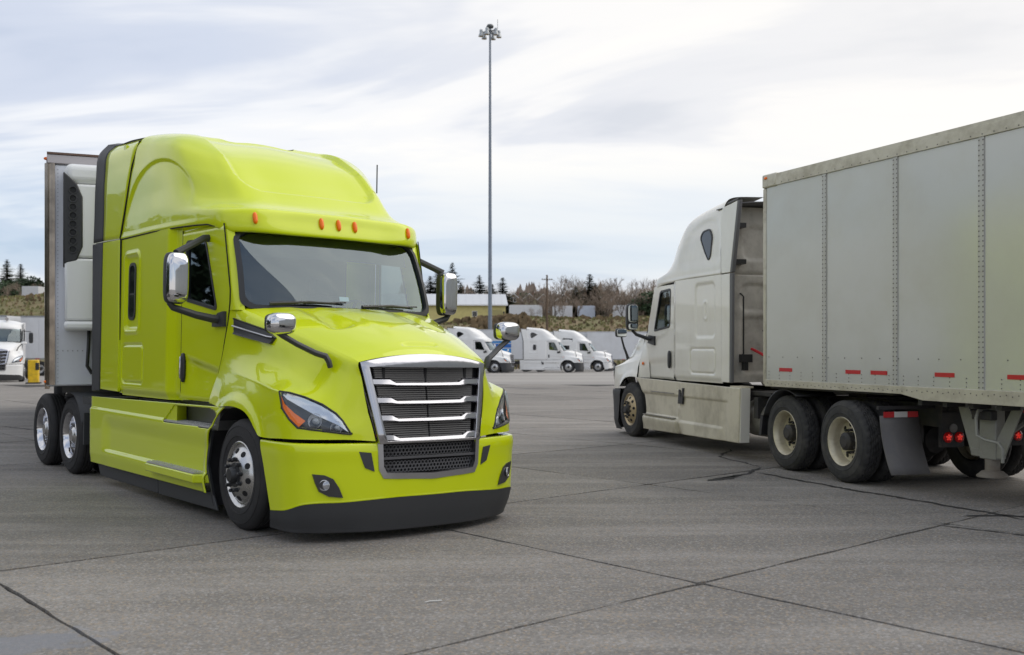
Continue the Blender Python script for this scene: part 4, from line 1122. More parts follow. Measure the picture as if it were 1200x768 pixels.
        for x in (-5.417, -6.729):
            put_wheel(root, x, s, 'lug' if dirty else 'drive', CREAMRIM if dirty else ALU, FRAME, wk['tyrem']); put_wheel(root, x, s, 'lug' if dirty else 'drive', CREAMRIM if dirty else ALU, FRAME, wk['tyrem'], inner=True)
    # back of the sleeper
    BACK = mat('dirty_sleeper_back', (.46, .44, .39), .5, dirt=((.14, .12, .10), .75, 2.4)) if dirty else WHITE
    y = np.linspace(-1.19, 1.19, 90); z = np.linspace(1.12, 3.74, 100); Y, Z = np.meshgrid(y, z)
    X = np.full_like(Y, -3.80)
    for (a, b, c, d) in ((.30, 1.00, 1.25, 2.10), (.30, 1.00, 2.18, 2.60), (.25, .95, 2.95, 3.45)):
        for s in (1, -1): X += .025 * (1 - sstep(-.03, .02, rrect(Y * s, Z, a, b, c, d, .12)))
    X -= .03 * (1 - sstep(.008, .02, np.abs(Z - 2.745))) * -1
    MB().grid(np.stack([X, Y, Z], -1)).build('sleeper_back', BACK, root, smooth=40)
    yy = np.linspace(-1.19, 1.19, 13)
    MB().grid(np.array([[(q, t, 3.80 - .04 * abs(t / 1.19) ** 4 + dz) for t in yy] for q, dz in ((-3.40, -.01), (-3.75, -.012), (-4.12, -.0))])).build('roof_cap', STRIP, root, solid=.015)
    if dirty:
        m = MB()
        for y in (1.0, 1.08):
            m.tube([(-3.80, y, 1.5), (-3.90, y, 1.55), (-3.90, y, 2.4), (-3.80, y, 2.45)], .014, 6)
            break
        m.build('grab_rail', BLACK, root)
        for z in (3.42, 2.88): MB().box(-3.80, -3.95, .98, 1.17, z, z + .07).build('extender_bracket', BLACK, root)
        m = MB().tube([(-3.82, .82, 1.62), (-3.95, .80, 1.58), (-4.25, .7, 1.45), (-4.6, .5, 1.35), (-4.85, .35, 1.55)], .022, 8); m.build('red_air_hose', mat('red_hose', (.5, .02, .03), .5), root)
        m = MB().tube([(-3.82, .62, 1.9), (-3.95, .60, 1.80), (-4.2, .55, 1.3), (-4.6, .4, 1.2), (-4.9, .25, 1.5)], .022, 8); m.build('power_cable', BLACK, root)
        m = MB().box(-3.80, -3.92, .86, 1.02, 1.42, 1.54); m.box(-3.80, -3.90, .92, .98, 1.30, 1.42); m.build('hose_holder', BLACK, root)
        m = MB().tube([(-3.85, .75, .60), (-4.75, .75, .60)], .27, 18); m.build('fuel_tank', mat('tank_alloy', (.35, .34, .31), .4, .7, dirt=((.1, .09, .08), .7, 3)), root, bevel=.02)
        m = MB().box(-4.0, -4.7, .5, 1.0, .95, 1.0); m.box(-4.3, -4.42, .45, 1.05, .62, .92); m.build('chassis_bracket', FRAME, root)
        for s in (1, -1):
            b = MB().box(-7.66, -7.72, s * .26, s * .56, .50, .90).build('tail_lamp_bracket', FRAME, root)
            for y in (.33, .48):
                m = MB().lathe([(.062, 0), (.062, -.012), (.052, -.018), (0, -.018)], 18, axis='x', c=(-7.72, s * y, .615)); l = m.build('tail_lamp', REDL, b)
                m = MB()
                for k in range(6):
                    a = 2 * math.pi * k / 5; q = 0 if k == 5 else .026
                    m.lathe([(.013, 0), (.009, -.006), (0, -.006)], 8, axis='x', c=(-7.738, s * y + q * math.sin(a), .615 + q * math.cos(a)))
                tag(m.build('lamp_diodes', REDGLOW, l), kind='stuff')
            MB().lathe([(.05, 0), (.05, -.014), (0, -.016)], 16, axis='x', c=(-7.72, s * .41, .72)).build('reverse_lamp', mat('grey_lens', (.16, .15, .14), .3), b)
    interior(root, -.50, -1.55)
    MB().box(-1.0, -2.4, -1.06, 1.06, 2.66, 2.68).build('headliner', SEAT, root)
    MB().box(-.36, -.60, -1.0, 1.0, 1.85, 1.92).build('cowl_grille', BLACK, root)
    chassis(root, -7.62, (-5.417, -6.729), -5.84)
    grille_parts(root); lamp_parts(root, p4=False)
    return root
near_white = make_white_tractor()
near_white.location = (3.340, 19.324, 0); near_white.rotation_euler = (0, 0, 1.847)
tag(near_white, 'dusty cream white sleeper semi truck driving away at right, coupled under the box trailer', 'semi truck')

# ------------------------------------------------------------------ trailers (origin at the kingpin, x forwards)
PANEL = mat('trailer_panel', (.55, .555, .52), .19, .25, 0, var=.03, vscale=.7, bump=.05, bscale=1.6, dirt=((.42, .39, .30), .25, 1.3))
RAIL = mat('trailer_rail', (.55, .52, .43), .38, .25, dirt=((.22, .19, .13), .55, 5))
WALLW = mat('white_trailer_wall', (.62, .63, .65), .4, 0, .2, var=.05, vscale=.8, dirt=((.45, .44, .42), .35, 1.2))
RIVET = mat('rivet_steel', (.16, .155, .14), .5, .4)
def rivet(mb, x, y, z, s, r=.0085):
    o = len(mb.v); h = .005 * s
    mb.v += [(x - r, y, z - r), (x + r, y, z - r), (x + r, y, z + r), (x - r, y, z + r), (x - r * .5, y + h, z - r * .5), (x + r * .5, y + h, z - r * .5), (x + r * .5, y + h, z + r * .5), (x - r * .5, y + h, z + r * .5)]
    mb.f += [(o, o+1, o+5, o+4), (o+1, o+2, o+6, o+5), (o+2, o+3, o+7, o+6), (o+3, o, o+4, o+7), (o+4, o+5, o+6, o+7)]
def make_box_trailer():
    root = empty('box_trailer')
    x0, x1 = .851, -15.15; Y = 1.30; z0, z1 = 1.118, 3.968
    c = MB(); c.box(x0 - .03, x1, -Y + .05, Y - .05, 1.16, 3.93); c.build('box_core', mat('box_liner', (.3, .3, .29), .6), root)
    seams = [-.404 - 1.2195 * k for k in range(12)]
    for s in (1, -1):
        e = [x0 - .06] + seams + [x1]
        first = None
        for a, b in zip(e[:-1], e[1:]):
            m = MB()
            nx = 10; G = np.array([[(a - .003 + (b - a + .006) * i / nx, s * (Y - .022 + .0035 * math.sin(math.pi * i / nx) + .0015 * math.sin(3.1 * i + 2 * j + a)), 1.205 + (3.812 - 1.205) * j / 12) for i in range(nx + 1)] for j in range(13)])
            m.grid(G); m.build('side_panel', PANEL, root, smooth=180)
        for a in seams:
            MB().box(a + .036, a - .036, s * (Y - .03), s * (Y - .009), 1.203, 3.815).build('panel_seam', RAIL if False else mat('seam_strip', (.46, .46, .43), .3, .15, .3, dirt=((.3, .27, .2), .4, 3)), root)
        rv = MB()
        for a in seams[:9]:
            for k in range(50):
                for dx in (.026, -.026): rivet(rv, a + dx, s * (Y - .009), 1.23 + k * .052, s, .0075)
        for k in range(130):
            x = x0 - .12 - k * .075
            if k % 2 == 0: rivet(rv, x, s * (Y + .003), 3.835, s, .0065)
            rivet(rv, x, s * (Y + .001), 1.165 - .014 * (k % 2), s, .006)
            if k % 3 == 0:
                for q in range(3): rivet(rv, x, s * (Y - .0185), 1.23 + q * .045, s, .006)
            if k % 4 == 0: rivet(rv, x, s * (Y - .0185), 1.515, s, .007)
        tag(rv.build('rivets', RIVET, root, smooth=0), kind='stuff')
        m = MB(); m.prism([(s * (Y - .03), 3.808), (s * (Y + .002), 3.812), (s * (Y + .002), 3.925), (s * (Y - .012), 3.93), (s * (Y - .012), 3.968), (s * (Y - .09), 3.975), (s * (Y - .09), 3.81)], 'yz', x0 - .25, x1)
        m.build('top_rail', RAIL, root)
        m = MB(); m.prism([(x0 - .05, 1.118), (x0 - .05, 1.208), (x1, 1.208), (x1, 1.06), (-2.05, 1.06), (-1.72, 1.118)], 'xz', s * (Y - .06), s * Y)
        m.build('bottom_rail', RAIL, root, bevel=.004)
        m = MB().box(x0 - .06, x0 + .002, s * (Y - .07), s * (Y - .004), 1.13, 3.80); m.build('corner_post', RAIL, root, bevel=.02)
        m = MB().box(x0 - .30, x0 + .006, s * (Y - .10), s * (Y + .006), 3.80, 3.982); cap = m.build('corner_cap', RAIL, root, bevel=.02)
        blob((x0 - .08, s * (Y + .006), 3.93), (.035, .014, .018), 6, 4).build('marker_lamp', AMBER, cap)
        for a, b in ((.505, .236), (-.788, -1.049), (-1.222, -1.488), (-2.211, -2.485), (-3.165, -3.435), (-4.2, -4.47), (-5.2, -5.47), (-7.2, -7.47), (-9.4, -9.67), (-12, -12.27)):
            MB().box(a, b, s * (Y - .0215), s * (Y - .0145), 1.325, 1.372).build('reflective_strip', REFL, root)
    MB().box(x0, x0 - .03, -Y + .06, Y - .06, 1.12, 3.95).build('front_wall', RAIL, root)
    MB().box(x0, x1, -Y + .02, Y - .02, 3.94, 3.962).build('roof', WHITE, root)
    m = MB().box(x0 - .05, -1.5, -1.2, 1.2, 1.09, 1.115); m.box(x0 - .05, -2.0, -.5, -.42, 1.0, 1.09)
    m.build('coupler_plate', FRAME, root)
    m = MB()
    for k in range(36): m.box(-1.9 - k * .36, -1.96 - k * .36, -1.22, 1.22, 1.0, 1.12)
    m.build('floor_beams', FRAME, root)
    for s in (1, -1):
        t = MB()
        y0, y1 = s * .94, s * .96
        t.prism([(-2.20, 1.06), (-2.34, 1.06), (-2.56, .62), (-2.52, .48), (-2.40, .50)], 'xz', y0, y1)
        t.prism([(-3.08, 1.06), (-2.96, 1.06), (-2.72, .64), (-2.74, .48), (-2.84, .50)], 'xz', y0, y1)
        t.prism([(-2.40, .56), (-2.40, .48), (-2.84, .48), (-2.84, .56)], 'xz', y0 - s * .002, y1 + s * .002)
        g = t.build('landing_gear_bracket', GREYST, root, bevel=.004)
        MB().box(-2.52, -2.74, s * .84, s * .97, .46, 1.06).build('leg_tube', GREYST, g, bevel=.008)
        MB().lathe([(.075, .46), (.075, .34), (.11, .33), (.16, .285), (.16, .27), (0, .27)], 16, axis='z', c=(-2.63, s * .90, 0)).build('foot', mat('rusty_grey', (.20, .18, .15), .7, dirt=((.12, .06, .03), .5, 6)), g)
        if s > 0:
            MB().tube([(-2.63, .97, .98), (-2.63, 1.10, .98), (-2.62, 1.12, .90), (-2.64, 1.13, .72), (-2.75, 1.13, .68), (-2.92, 1.13, .66), (-2.97, 1.13, .60), (-2.97, 1.13, .46)], .018, 8).build('crank_handle', GREYST, g)
            MB().box(-2.50, -2.76, .97, 1.06, .88, .98).build('gear_box', FRAME, g, bevel=.01)
        m = MB().tube([(-2.63, s * .90, .60), (-2.63, 0, 1.06)], .03, 6); m.build('leg_brace', GREYST, g)
    for x in (-12.6, -13.85):
        for s in (1, -1):
            put_wheel(root, x, s, 'lug', CREAMRIM, FRAME, DUSTY, y=1.27); put_wheel(root, x, s, 'lug', CREAMRIM, FRAME, DUSTY, inner=True, y=1.27)
        MB().tube([(x, -.9, .5), (x, .9, .5)], .07, 8).build('trailer_axle', FRAME, root)
    MB().box(-11.6, -14.9, -.6, .6, .62, 1.0).build('bogie_frame', FRAME, root)
    return root
bt = make_box_trailer()
bt.location = (3.340 - 5.84 * math.cos(1.847), 19.324 - 5.84 * math.sin(1.847), 0); bt.rotation_euler = (0, 0, 1.962)
tag(bt, 'long grey panelled box trailer with riveted seams and red reflective strips at right', 'trailer')

def make_reefer():
    root = empty('refrigerated_trailer')
    RW = mat('reefer_white', (.66, .68, .72), .35, 0, .3, dirt=((.5, .49, .46), .3, 1.5))
    STEEL = mat('stainless_mirrored_brown', (.30, .25, .20), .2, .9, var=.35, vscale=5)  # brown tone puts the surroundings mirrored by bright steel into the colour
    Y = 1.30; x0 = .90
    m = MB().box(x0 - .06, -14.8, -Y + .01, Y - .01, 1.14, 4.10); m.build('box_body', RW, root, bevel=.02)
    for s in (1, -1):
        a = np.linspace(0, math.pi / 2, 8)
        G = np.array([[(x0 - .12 + .125 * math.cos(t), s * (Y - .115 + .125 * math.sin(t)), z) for t in a] for z in (1.16, 4.03)])
        MB().grid(G).build('corner_post', STEEL, root, smooth=60)
        for z in (1.20, 4.09): blob((x0 - .08, s * (Y - .03), z), (.03, .05, .022), 6, 4).build('marker_lamp', AMBER, root)
        MB().box(x0 - .2, -14.8, s * (Y - .05), s * (Y + .008), 1.10, 1.20).build('bottom_rail', STEEL, root)
    m = MB().box(x0 - .05, x0 - .02, -Y + .1, Y - .1, 1.16, 4.0); m.build('front_wall', RW, root)
    m = MB().box(x0 + .005, x0 - .10, -Y + .02, Y - .02, 4.02, 4.14); m.build('front_header', mat('header_alloy', (.45, .42, .42), .4, .5), root, bevel=.01)
    MB().box(x0 + .02, x0 - .12, -Y + .02, Y - .02, 4.14, 4.165).build('header_lip', mat('brown_lip', (.12, .07, .05), .5), root)
    rv = MB()
    for s in (1, -1):
        for k in range(56):
            z = 1.2 + k * .05
            y = s * (Y - .15)
            o = len(rv.v); rv.box(x0 - .02, x0 - .014, y - .005, y + .005, z - .005, z + .005)
    for k in range(40): rv.box(x0 - .02, x0 - .013, -1.15 + k * .059 - .007, -1.15 + k * .059 + .007, 1.60 - .007, 1.60 + .007)
    tag(rv.build('rivets', mat('pale_rivet', (.34, .34, .35), .5, .3), root, smooth=0), kind='stuff')
    # refrigeration unit on the nose
    U = mat('unit_white', (.74, .75, .74), .35, 0, .5)
    w = 1.07
    un = MB().box(x0 - .02, x0 + .40, -w, w, 3.72, 3.98).build('cooling_unit', U, root, bevel=.09)
    un.modifiers['bevel'].segments = 4
    for a, b in ((-w, -.33), (-.32, .32), (.33, w)): MB().box(x0 - .02, x0 + .415, a, b, 2.78, 3.715).build('unit_door', U, un, bevel=.03)
    for a, b in ((-w, -.33), (-.32, .32), (.33, w)): MB().box(x0 - .02, x0 + .43, a, b, 1.98, 2.77).build('unit_door', U, un, bevel=.03)
    MB().box(x0 - .02, x0 + .46, -w - .01, w + .01, 1.86, 1.975).build('unit_sill', U, un, bevel=.04)
    for s in (1, -1):
        G = MB().prism([(x0 + .02, 2.72), (x0 + .20, 2.66), (x0 + .36, 2.84), (x0 + .36, 3.62), (x0 + .26, 3.80), (x0 + .02, 3.92)], 'xz', s * (w - .01), s * (w + .018))
        g = G.build('side_grille', BLACK, un, bevel=.02)
        G = MB().prism([(-1.085 * s, 2.70), (-1.085 * s, 3.86), (-.93 * s, 3.72), (-.86 * s, 3.55), (-.86 * s, 2.92), (-.93 * s, 2.74)], 'yz', x0 + .38, x0 + .435)
        g2 = G.build('front_grille', BLACK, un, bevel=.015)
        for k in range(8):
            z = 2.88 + k * .107
            m = MB().lathe([(.052, 0.0), (.050, .016), (.042, .016), (.036, -.002), (0, -.002)], 14, axis='x', c=(x0 + .437, -.975 * s, z)); m.build('vent_ring', CHARC, g2)
    for dy in (-1.0, -.90): 
        MB().tube([(x0 + .02, dy + .22, 1.86), (x0 + .05, dy + .22, 1.75), (x0 + .05, dy + .20, 1.40), (x0 + .04, dy + .26, 1.30)], .022, 8).build('drain_hose', BLACK, root)
    MB().tube([(x0 + .02, -.62, 1.25), (x0 + .06, -.62, 1.6), (x0 + .10, -.50, 1.74), (x0 + .2, -.2, 1.78), (x0 + .2, .2, 1.7)], .02, 8).build('power_cable', BLACK, root)
    MB().box(x0 - .1, -14, -1.1, 1.1, 1.05, 1.14).build('floor_beams', FRAME, root)
    for s in (1, -1):
        MB().box(-2.55, -2.72, s * .85, s * .99, .30, 1.08).build('landing_leg', GREYST, root)
        for x in (-12.3, -13.55):
            put_wheel(root, x, s, 'drive', ALU, FRAME, RUBBER, y=1.27); put_wheel(root, x, s, 'drive', ALU, FRAME, RUBBER, inner=True, y=1.27)
    return root
rf = make_reefer()
_c, _s = math.cos(YEL_T), math.sin(YEL_T)
_kp = (-5.87, 0.0)
rf.location = (YEL_X + _c * _kp[0] - _s * _kp[1], YEL_Y + _s * _kp[0] + _c * _kp[1], 0.0); rf.rotation_euler = (0, 0, YEL_T - R(15))
tag(rf, 'white refrigerated trailer with nose cooling unit coupled behind the lime truck', 'trailer')

# ------------------------------------------------------------------ the lot: 12 ft concrete slabs, then one sheet out to the hills
def lerp(a, b, t): return a + (b - a) * t
def ground_z(x, y):
    if y < 46: return -0.03
    if y < 48: return lerp(-0.03, 0, (y - 46) / 2)
    lot = -0.0135 * (min(y, 112) - 48)
    if y <= 114: return lot
    left = float(sstep(-40, -62, np.array(x)))
    top = 5.4 + 3.6 * left + 0.35 * math.sin(x * .11) + .2 * math.sin(x * .31 + 1)
    if y < 142: return lerp(lot, top, float(sstep(114, 142, np.array(y))))
    t = (y - 142)
    return top - 1.5 + 1.5 * math.exp(-t / 6) + 1.5 * float(sstep(80, 115, np.array(t))) + .030 * min(t, 80) + .022 * max(0, min(t - 80, 120)) + .05 * max(0, min(t - 200, 400)) + .8 * math.sin(x * .02 + 2) * min(1, t / 120)
def concrete(name, base, joint=False):
    m = bpy.data.materials.new(name); m.use_nodes = True; nt = m.node_tree; L = nt.links.new; b = nt.nodes['Principled BSDF']
    b.inputs['Roughness'].default_value = .82; b.inputs['Specular IOR Level'].default_value = .35
    tc = nt.nodes.new('ShaderNodeTexCoord'); src = tc.outputs['Object']
    def noise(sc_, det=6, ro=.6, sx=1, sy=1, rz=0):
        mp = nt.nodes.new('ShaderNodeMapping'); mp.inputs['Scale'].default_value = (sx, sy, 1); mp.inputs['Rotation'].default_value = (0, 0, rz); L(src, mp.inputs[0])
        n = nt.nodes.new('ShaderNodeTexNoise'); n.inputs['Scale'].default_value = sc_; n.inputs['Detail'].default_value = det; n.inputs['Roughness'].default_value = ro; L(mp.outputs[0], n.inputs['Vector']); return n.outputs['Fac']
    def rng(f, a, c, lo, hi):
        r = nt.nodes.new('ShaderNodeMapRange'); L(f, r.inputs[0])
        for i, v in enumerate((a, c, lo, hi)): r.inputs[i + 1].default_value = v
        return r.outputs[0]
    def mixc(f, a, c, bl='MIX'):
        x = nt.nodes.new('ShaderNodeMix'); x.data_type = 'RGBA'; x.blend_type = bl
        for k, v in ((0, f), (6, a), (7, c)):
            if isinstance(v, (int, float)): x.inputs[k].default_value = v
            elif isinstance(v, tuple): x.inputs[k].default_value = (*v, 1)
            else: L(v, x.inputs[k])
        return x.outputs[2]
    B = base
    dk = lambda k: tuple(c * k for c in B)
    c = mixc(rng(noise(.55, 5, .6), .35, .65, 0, 1), dk(.80), dk(1.12))
    c = mixc(rng(noise(.11, 3, .5), .42, .62, 0, .5), c, dk(.62))
    # wheel-polished streaks that curve across the yard
    c = mixc(rng(noise(1.4, 5, .6, .16, 1.6, R(-12)), .45, .72, 0, .9), c, dk(1.5))
    c = mixc(rng(noise(1.1, 6, .65, .22, 1.3, R(24)), .48, .72, 0, .75), c, dk(.56))
    # exposed aggregate: fine grey stones with some tan ones
    v = nt.nodes.new('ShaderNodeTexVoronoi'); v.inputs['Scale'].default_value = 70; L(src, v.inputs['Vector'])
    sepc = nt.nodes.new('ShaderNodeSeparateColor'); L(v.outputs['Color'], sepc.inputs[0])
    c = mixc(rng(sepc.outputs[0], .0, 1, 0, .95), c, mixc(1.0, c, (.52, .52, .53), 'MULTIPLY'))
    c = mixc(rng(sepc.outputs[1], .85, .89, 0, .7), c, (.36, .28, .19))
    c = mixc(rng(sepc.outputs[2], .91, .94, 0, .6), c, (.42, .41, .40))
    fine = noise(170, 3, .6)
    c = mixc(rng(fine, .3, .7, .0, .5), c, dk(.6))
    # oil and water marks
    c = mixc(rng(noise(.23, 4, .55, 1, 1, 1.1), .60, .74, 0, .45), c, (.075, .075, .08))
    # bluish wet residue on the near left slab
    mp = nt.nodes.new('ShaderNodeMapping'); mp.vector_type = 'TEXTURE'; mp.inputs['Location'].default_value = (-2.78, 5.70, 0); mp.inputs['Rotation'].default_value = (0, 0, R(24)); mp.inputs['Scale'].default_value = (.50, .24, 1); L(src, mp.inputs[0])
    ln = nt.nodes.new('ShaderNodeVectorMath'); ln.operation = 'LENGTH'; L(mp.outputs[0], ln.inputs[0])
    ed = nt.nodes.new('ShaderNodeMath'); ed.operation = 'ADD'; L(ln.outputs['Value'], ed.inputs[0]); L(rng(noise(5, 5, .6), .3, .7, -.45, .45), ed.inputs[1])
    c = mixc(rng(ed.outputs[0], .75, 1.05, .75, 0), c, (.215, .225, .25))
    oi = nt.nodes.new('ShaderNodeObjectInfo'); f = rng(oi.outputs['Random'], 0, 1, .86, 1.10)
    cb = nt.nodes.new('ShaderNodeCombineColor')
    for k in range(3): L(f, cb.inputs[k])
    c = mixc(1.0, c, cb.outputs[0], 'MULTIPLY')
    L(c, b.inputs['Base Color'])
    h = nt.nodes.new('ShaderNodeMath'); h.operation = 'ADD'; L(v.outputs['Distance'], h.inputs[0]); L(fine, h.inputs[1])
    bp = nt.nodes.new('ShaderNodeBump'); bp.inputs['Strength'].default_value = .55; bp.inputs['Distance'].default_value = .006; L(h.outputs[0], bp.inputs['Height']); L(bp.outputs[0], b.inputs['Normal'])
    return m
CONC = concrete('weathered_concrete', (.285, .269, .247))
FILL = mat('joint_filler', (.030, .028, .025), .9, var=.4, vscale=20)
def lot_mat():
    m = mat('yard_and_bank', (.24, .23, .22), .9)
    nt = m.node_tree; L = nt.links.new; b = nt.nodes['Principled BSDF']
    g = nt.nodes.new('ShaderNodeNewGeometry'); sp = nt.nodes.new('ShaderNodeSeparateXYZ'); L(g.outputs['Position'], sp.inputs[0])
    def rng(f, a, c, lo, hi):
        r = nt.nodes.new('ShaderNodeMapRange'); L(f, r.inputs[0])
        for i, v in enumerate((a, c, lo, hi)): r.inputs[i + 1].default_value = v
        return r.outputs[0]
    def noise(sc_, det=5, sx=1, sy=1):
        mp = nt.nodes.new('ShaderNodeMapping'); mp.inputs['Scale'].default_value = (sx, sy, 1); L(g.outputs['Position'], mp.inputs[0])
        n = nt.nodes.new('ShaderNodeTexNoise'); n.inputs['Scale'].default_value = sc_; n.inputs['Detail'].default_value = det; L(mp.outputs[0], n.inputs['Vector']); return n.outputs['Fac']
    def mixc(f, a, c):
        x = nt.nodes.new('ShaderNodeMix'); x.data_type = 'RGBA'
        for k, v in ((0, f), (6, a), (7, c)):
            if isinstance(v, (int, float)): x.inputs[k].default_value = v
            elif isinstance(v, tuple): x.inputs[k].default_value = (*v, 1)
            else: L(v, x.inputs[k])
        return x.outputs[2]
    lot = mixc(rng(noise(.12, 6, .3, 1), .35, .65, 0, 1), (.25, .237, .22), (.33, .312, .288))
    gr = mixc(rng(noise(.22, 6), .38, .62, 0, 1), (.16, .115, .06), (.12, .13, .045))
    gr = mixc(rng(noise(1.2, 4), .4, .7, 0, .7), gr, (.23, .18, .10))
    L(mixc(rng(sp.outputs['Y'], 114, 116, 0, 1), lot, gr), b.inputs['Base Color'])
    return m
def make_ground():
    ys = np.concatenate([np.linspace(-400, 0, 6), np.linspace(2, 46, 12), [48], np.linspace(54, 112, 10), np.linspace(114, 150, 22), np.linspace(160, 340, 24), np.linspace(380, 1400, 12)])
    xs = np.concatenate([np.linspace(-1100, -130, 14), np.linspace(-120, 120, 81), np.linspace(130, 1100, 14)])
    G = np.array([[(x, y, ground_z(x, y)) for x in xs] for y in ys])
    gr = MB().grid(G, flip=False).build('ground', lot_mat(), None, smooth=180); tag(gr, kind='structure')
    f = MB().add([(-30, 1, -.022), (36, 1, -.022), (36, 45.8, -.022), (-30, 45.8, -.022)], [(0, 1, 2, 3)]).build('joint_filler', FILL, gr)
    O = np.array((1.31, 7.17)); A = np.array((.7490, .6626)); B = np.array((-.6626, .7490)); S = 3.66
    r = random.Random(3)
    for i in range(-12, 16):
        for j in range(-12, 16):
            c = O + A * S * (i + .5) + B * S * (j + .5)
            if not (-.5 < c[1] < 43.5 and abs(c[0]) < .56 * c[1] + 5.5): continue
            g = .011 + .005 * r.random(); pts = []
            near = c[1] < 22
            n = 26 if near else 4
            jit = .007 if near else .002
            for k in range(4):
                p, q = [((0, 0), (1, 0)), ((1, 0), (1, 1)), ((1, 1), (0, 1)), ((0, 1), (0, 0))][k]
                w = 0
                for t in range(n):
                    a = p[0] + (q[0] - p[0]) * t / n; b = p[1] + (q[1] - p[1]) * t / n
                    w = w * .75 + r.gauss(0, jit * .6)
                    a2 = g + a * (S - 2 * g); b2 = g + b * (S - 2 * g)
                    inx = (0, -1) if k == 0 else (1, 0) if k == 1 else (0, 1) if k == 2 else (-1, 0)
                    e = w - (r.random() < .08) * .012 * r.random() - (.02 if t == 0 else 0)
                    P = O + A * (S * i + a2) + B * (S * j + b2) + (A * inx[0] + B * inx[1]) * min(e, g * .8)
                    pts.append((P[0], P[1]))
            dz = r.uniform(-.0025, .0025)
            MB().prism(pts, 'xy', -.03, dz).build('concrete_slab', CONC, gr, smooth=0)
    # cracks and spalled joints that wander off the slab grid
    def crack(path, w, seed, name='crack'):
        rr = random.Random(seed); P = []
        for a, b in zip(path[:-1], path[1:]):
            d = math.hypot(b[0] - a[0], b[1] - a[1]); n = max(2, int(d / .06))
            for k in range(n): P.append((lerp(a[0], b[0], k / n), lerp(a[1], b[1], k / n)))
        P.append(path[-1]); m = MB(); L_, R_ = [], []; off = 0
        for k, p in enumerate(P):
            q = P[min(k + 1, len(P) - 1)]; o = P[max(k - 1, 0)]
            t = np.array((q[0] - o[0], q[1] - o[1])); t = t / (np.linalg.norm(t) + 1e-9); nrm = np.array((-t[1], t[0]))
            off = off * .9 + rr.gauss(0, .012); e = min(1, k / 4, (len(P) - 1 - k) / 4) + .08
            ww = w * e * (.45 + rr.random() * .9)
            c = np.array(p) + nrm * off
            L_.append((*(c + nrm * ww), .0045)); R_.append((*(c - nrm * ww), .0045))
        m.grid(np.array([L_, R_])); o = m.build(name, FILL, gr); o['kind'] = 'stuff'
    crack([(2.43, 12.73), (3.1, 13.33), (3.42, 14.09)], .035, 1); crack([(2.38, 12.6), (2.75, 12.98), (2.95, 13.25)], .06, 2)
    crack([(3.20, 13.5), (3.65, 12.57), (4.45, 10.74), (4.95, 9.80)], .028, 3); crack([(4.35, 10.0), (4.8, 10.05), (5.2, 9.9)], .04, 4)
    crack([(3.9, 9.6), (4.5, 9.0), (5.2, 8.6)], .014, 5); crack([(-10.6, 21.4), (-9.6, 20.5), (-8.9, 20.1)], .02, 6)
    crack([(3.42, 14.09), (3.1, 15.4), (3.5, 16.6)], .02, 7)
    crack([(5.8, 11.2), (6.6, 10.6), (7.6, 10.4)], .022, 8)
    # bits of litter
    tag(MB().tube([(-.56, 6.62, .006), (-.53, 6.65, .007), (-.48, 6.655, .007), (-.455, 6.67, .006)], .0045, 5).build('paper_scrap', mat('paper', (.6, .6, .58), .7)), 'thin white paper scrap lying on the concrete in the foreground', 'litter')
    return gr
ground = make_ground()

# ------------------------------------------------------------------ far side of the yard
def at(px, d): return (px - 600) / 1206 * d
def put(o, x, y, rz=0, dz=0): o.location = (x, y, ground_z(x, y) + dz); o.rotation_euler = (0, 0, rz); return o
clean_white = make_white_tractor('plain', False)
put(clean_white, at(667, 90), 90, R(-6)); tag(clean_white, 'white sleeper truck with dark extender edge parked in the middle of the far row', 'semi truck', 'white trucks parked in the far row')
t1 = copy_tree(clean_white); put(t1, at(584, 87), 87, R(-14)); tag(t1, 'white sleeper truck parked behind the lime bonnet, in front of the blue striped trailer', 'semi truck', 'white trucks parked in the far row')
van = make_white_tractor('wide', False)
put(van, at(702, 95.5), 95.5, R(-9)); tag(van, 'white sleeper truck with two rectangular side windows at right end of the far row', 'semi truck', 'white trucks parked in the far row')

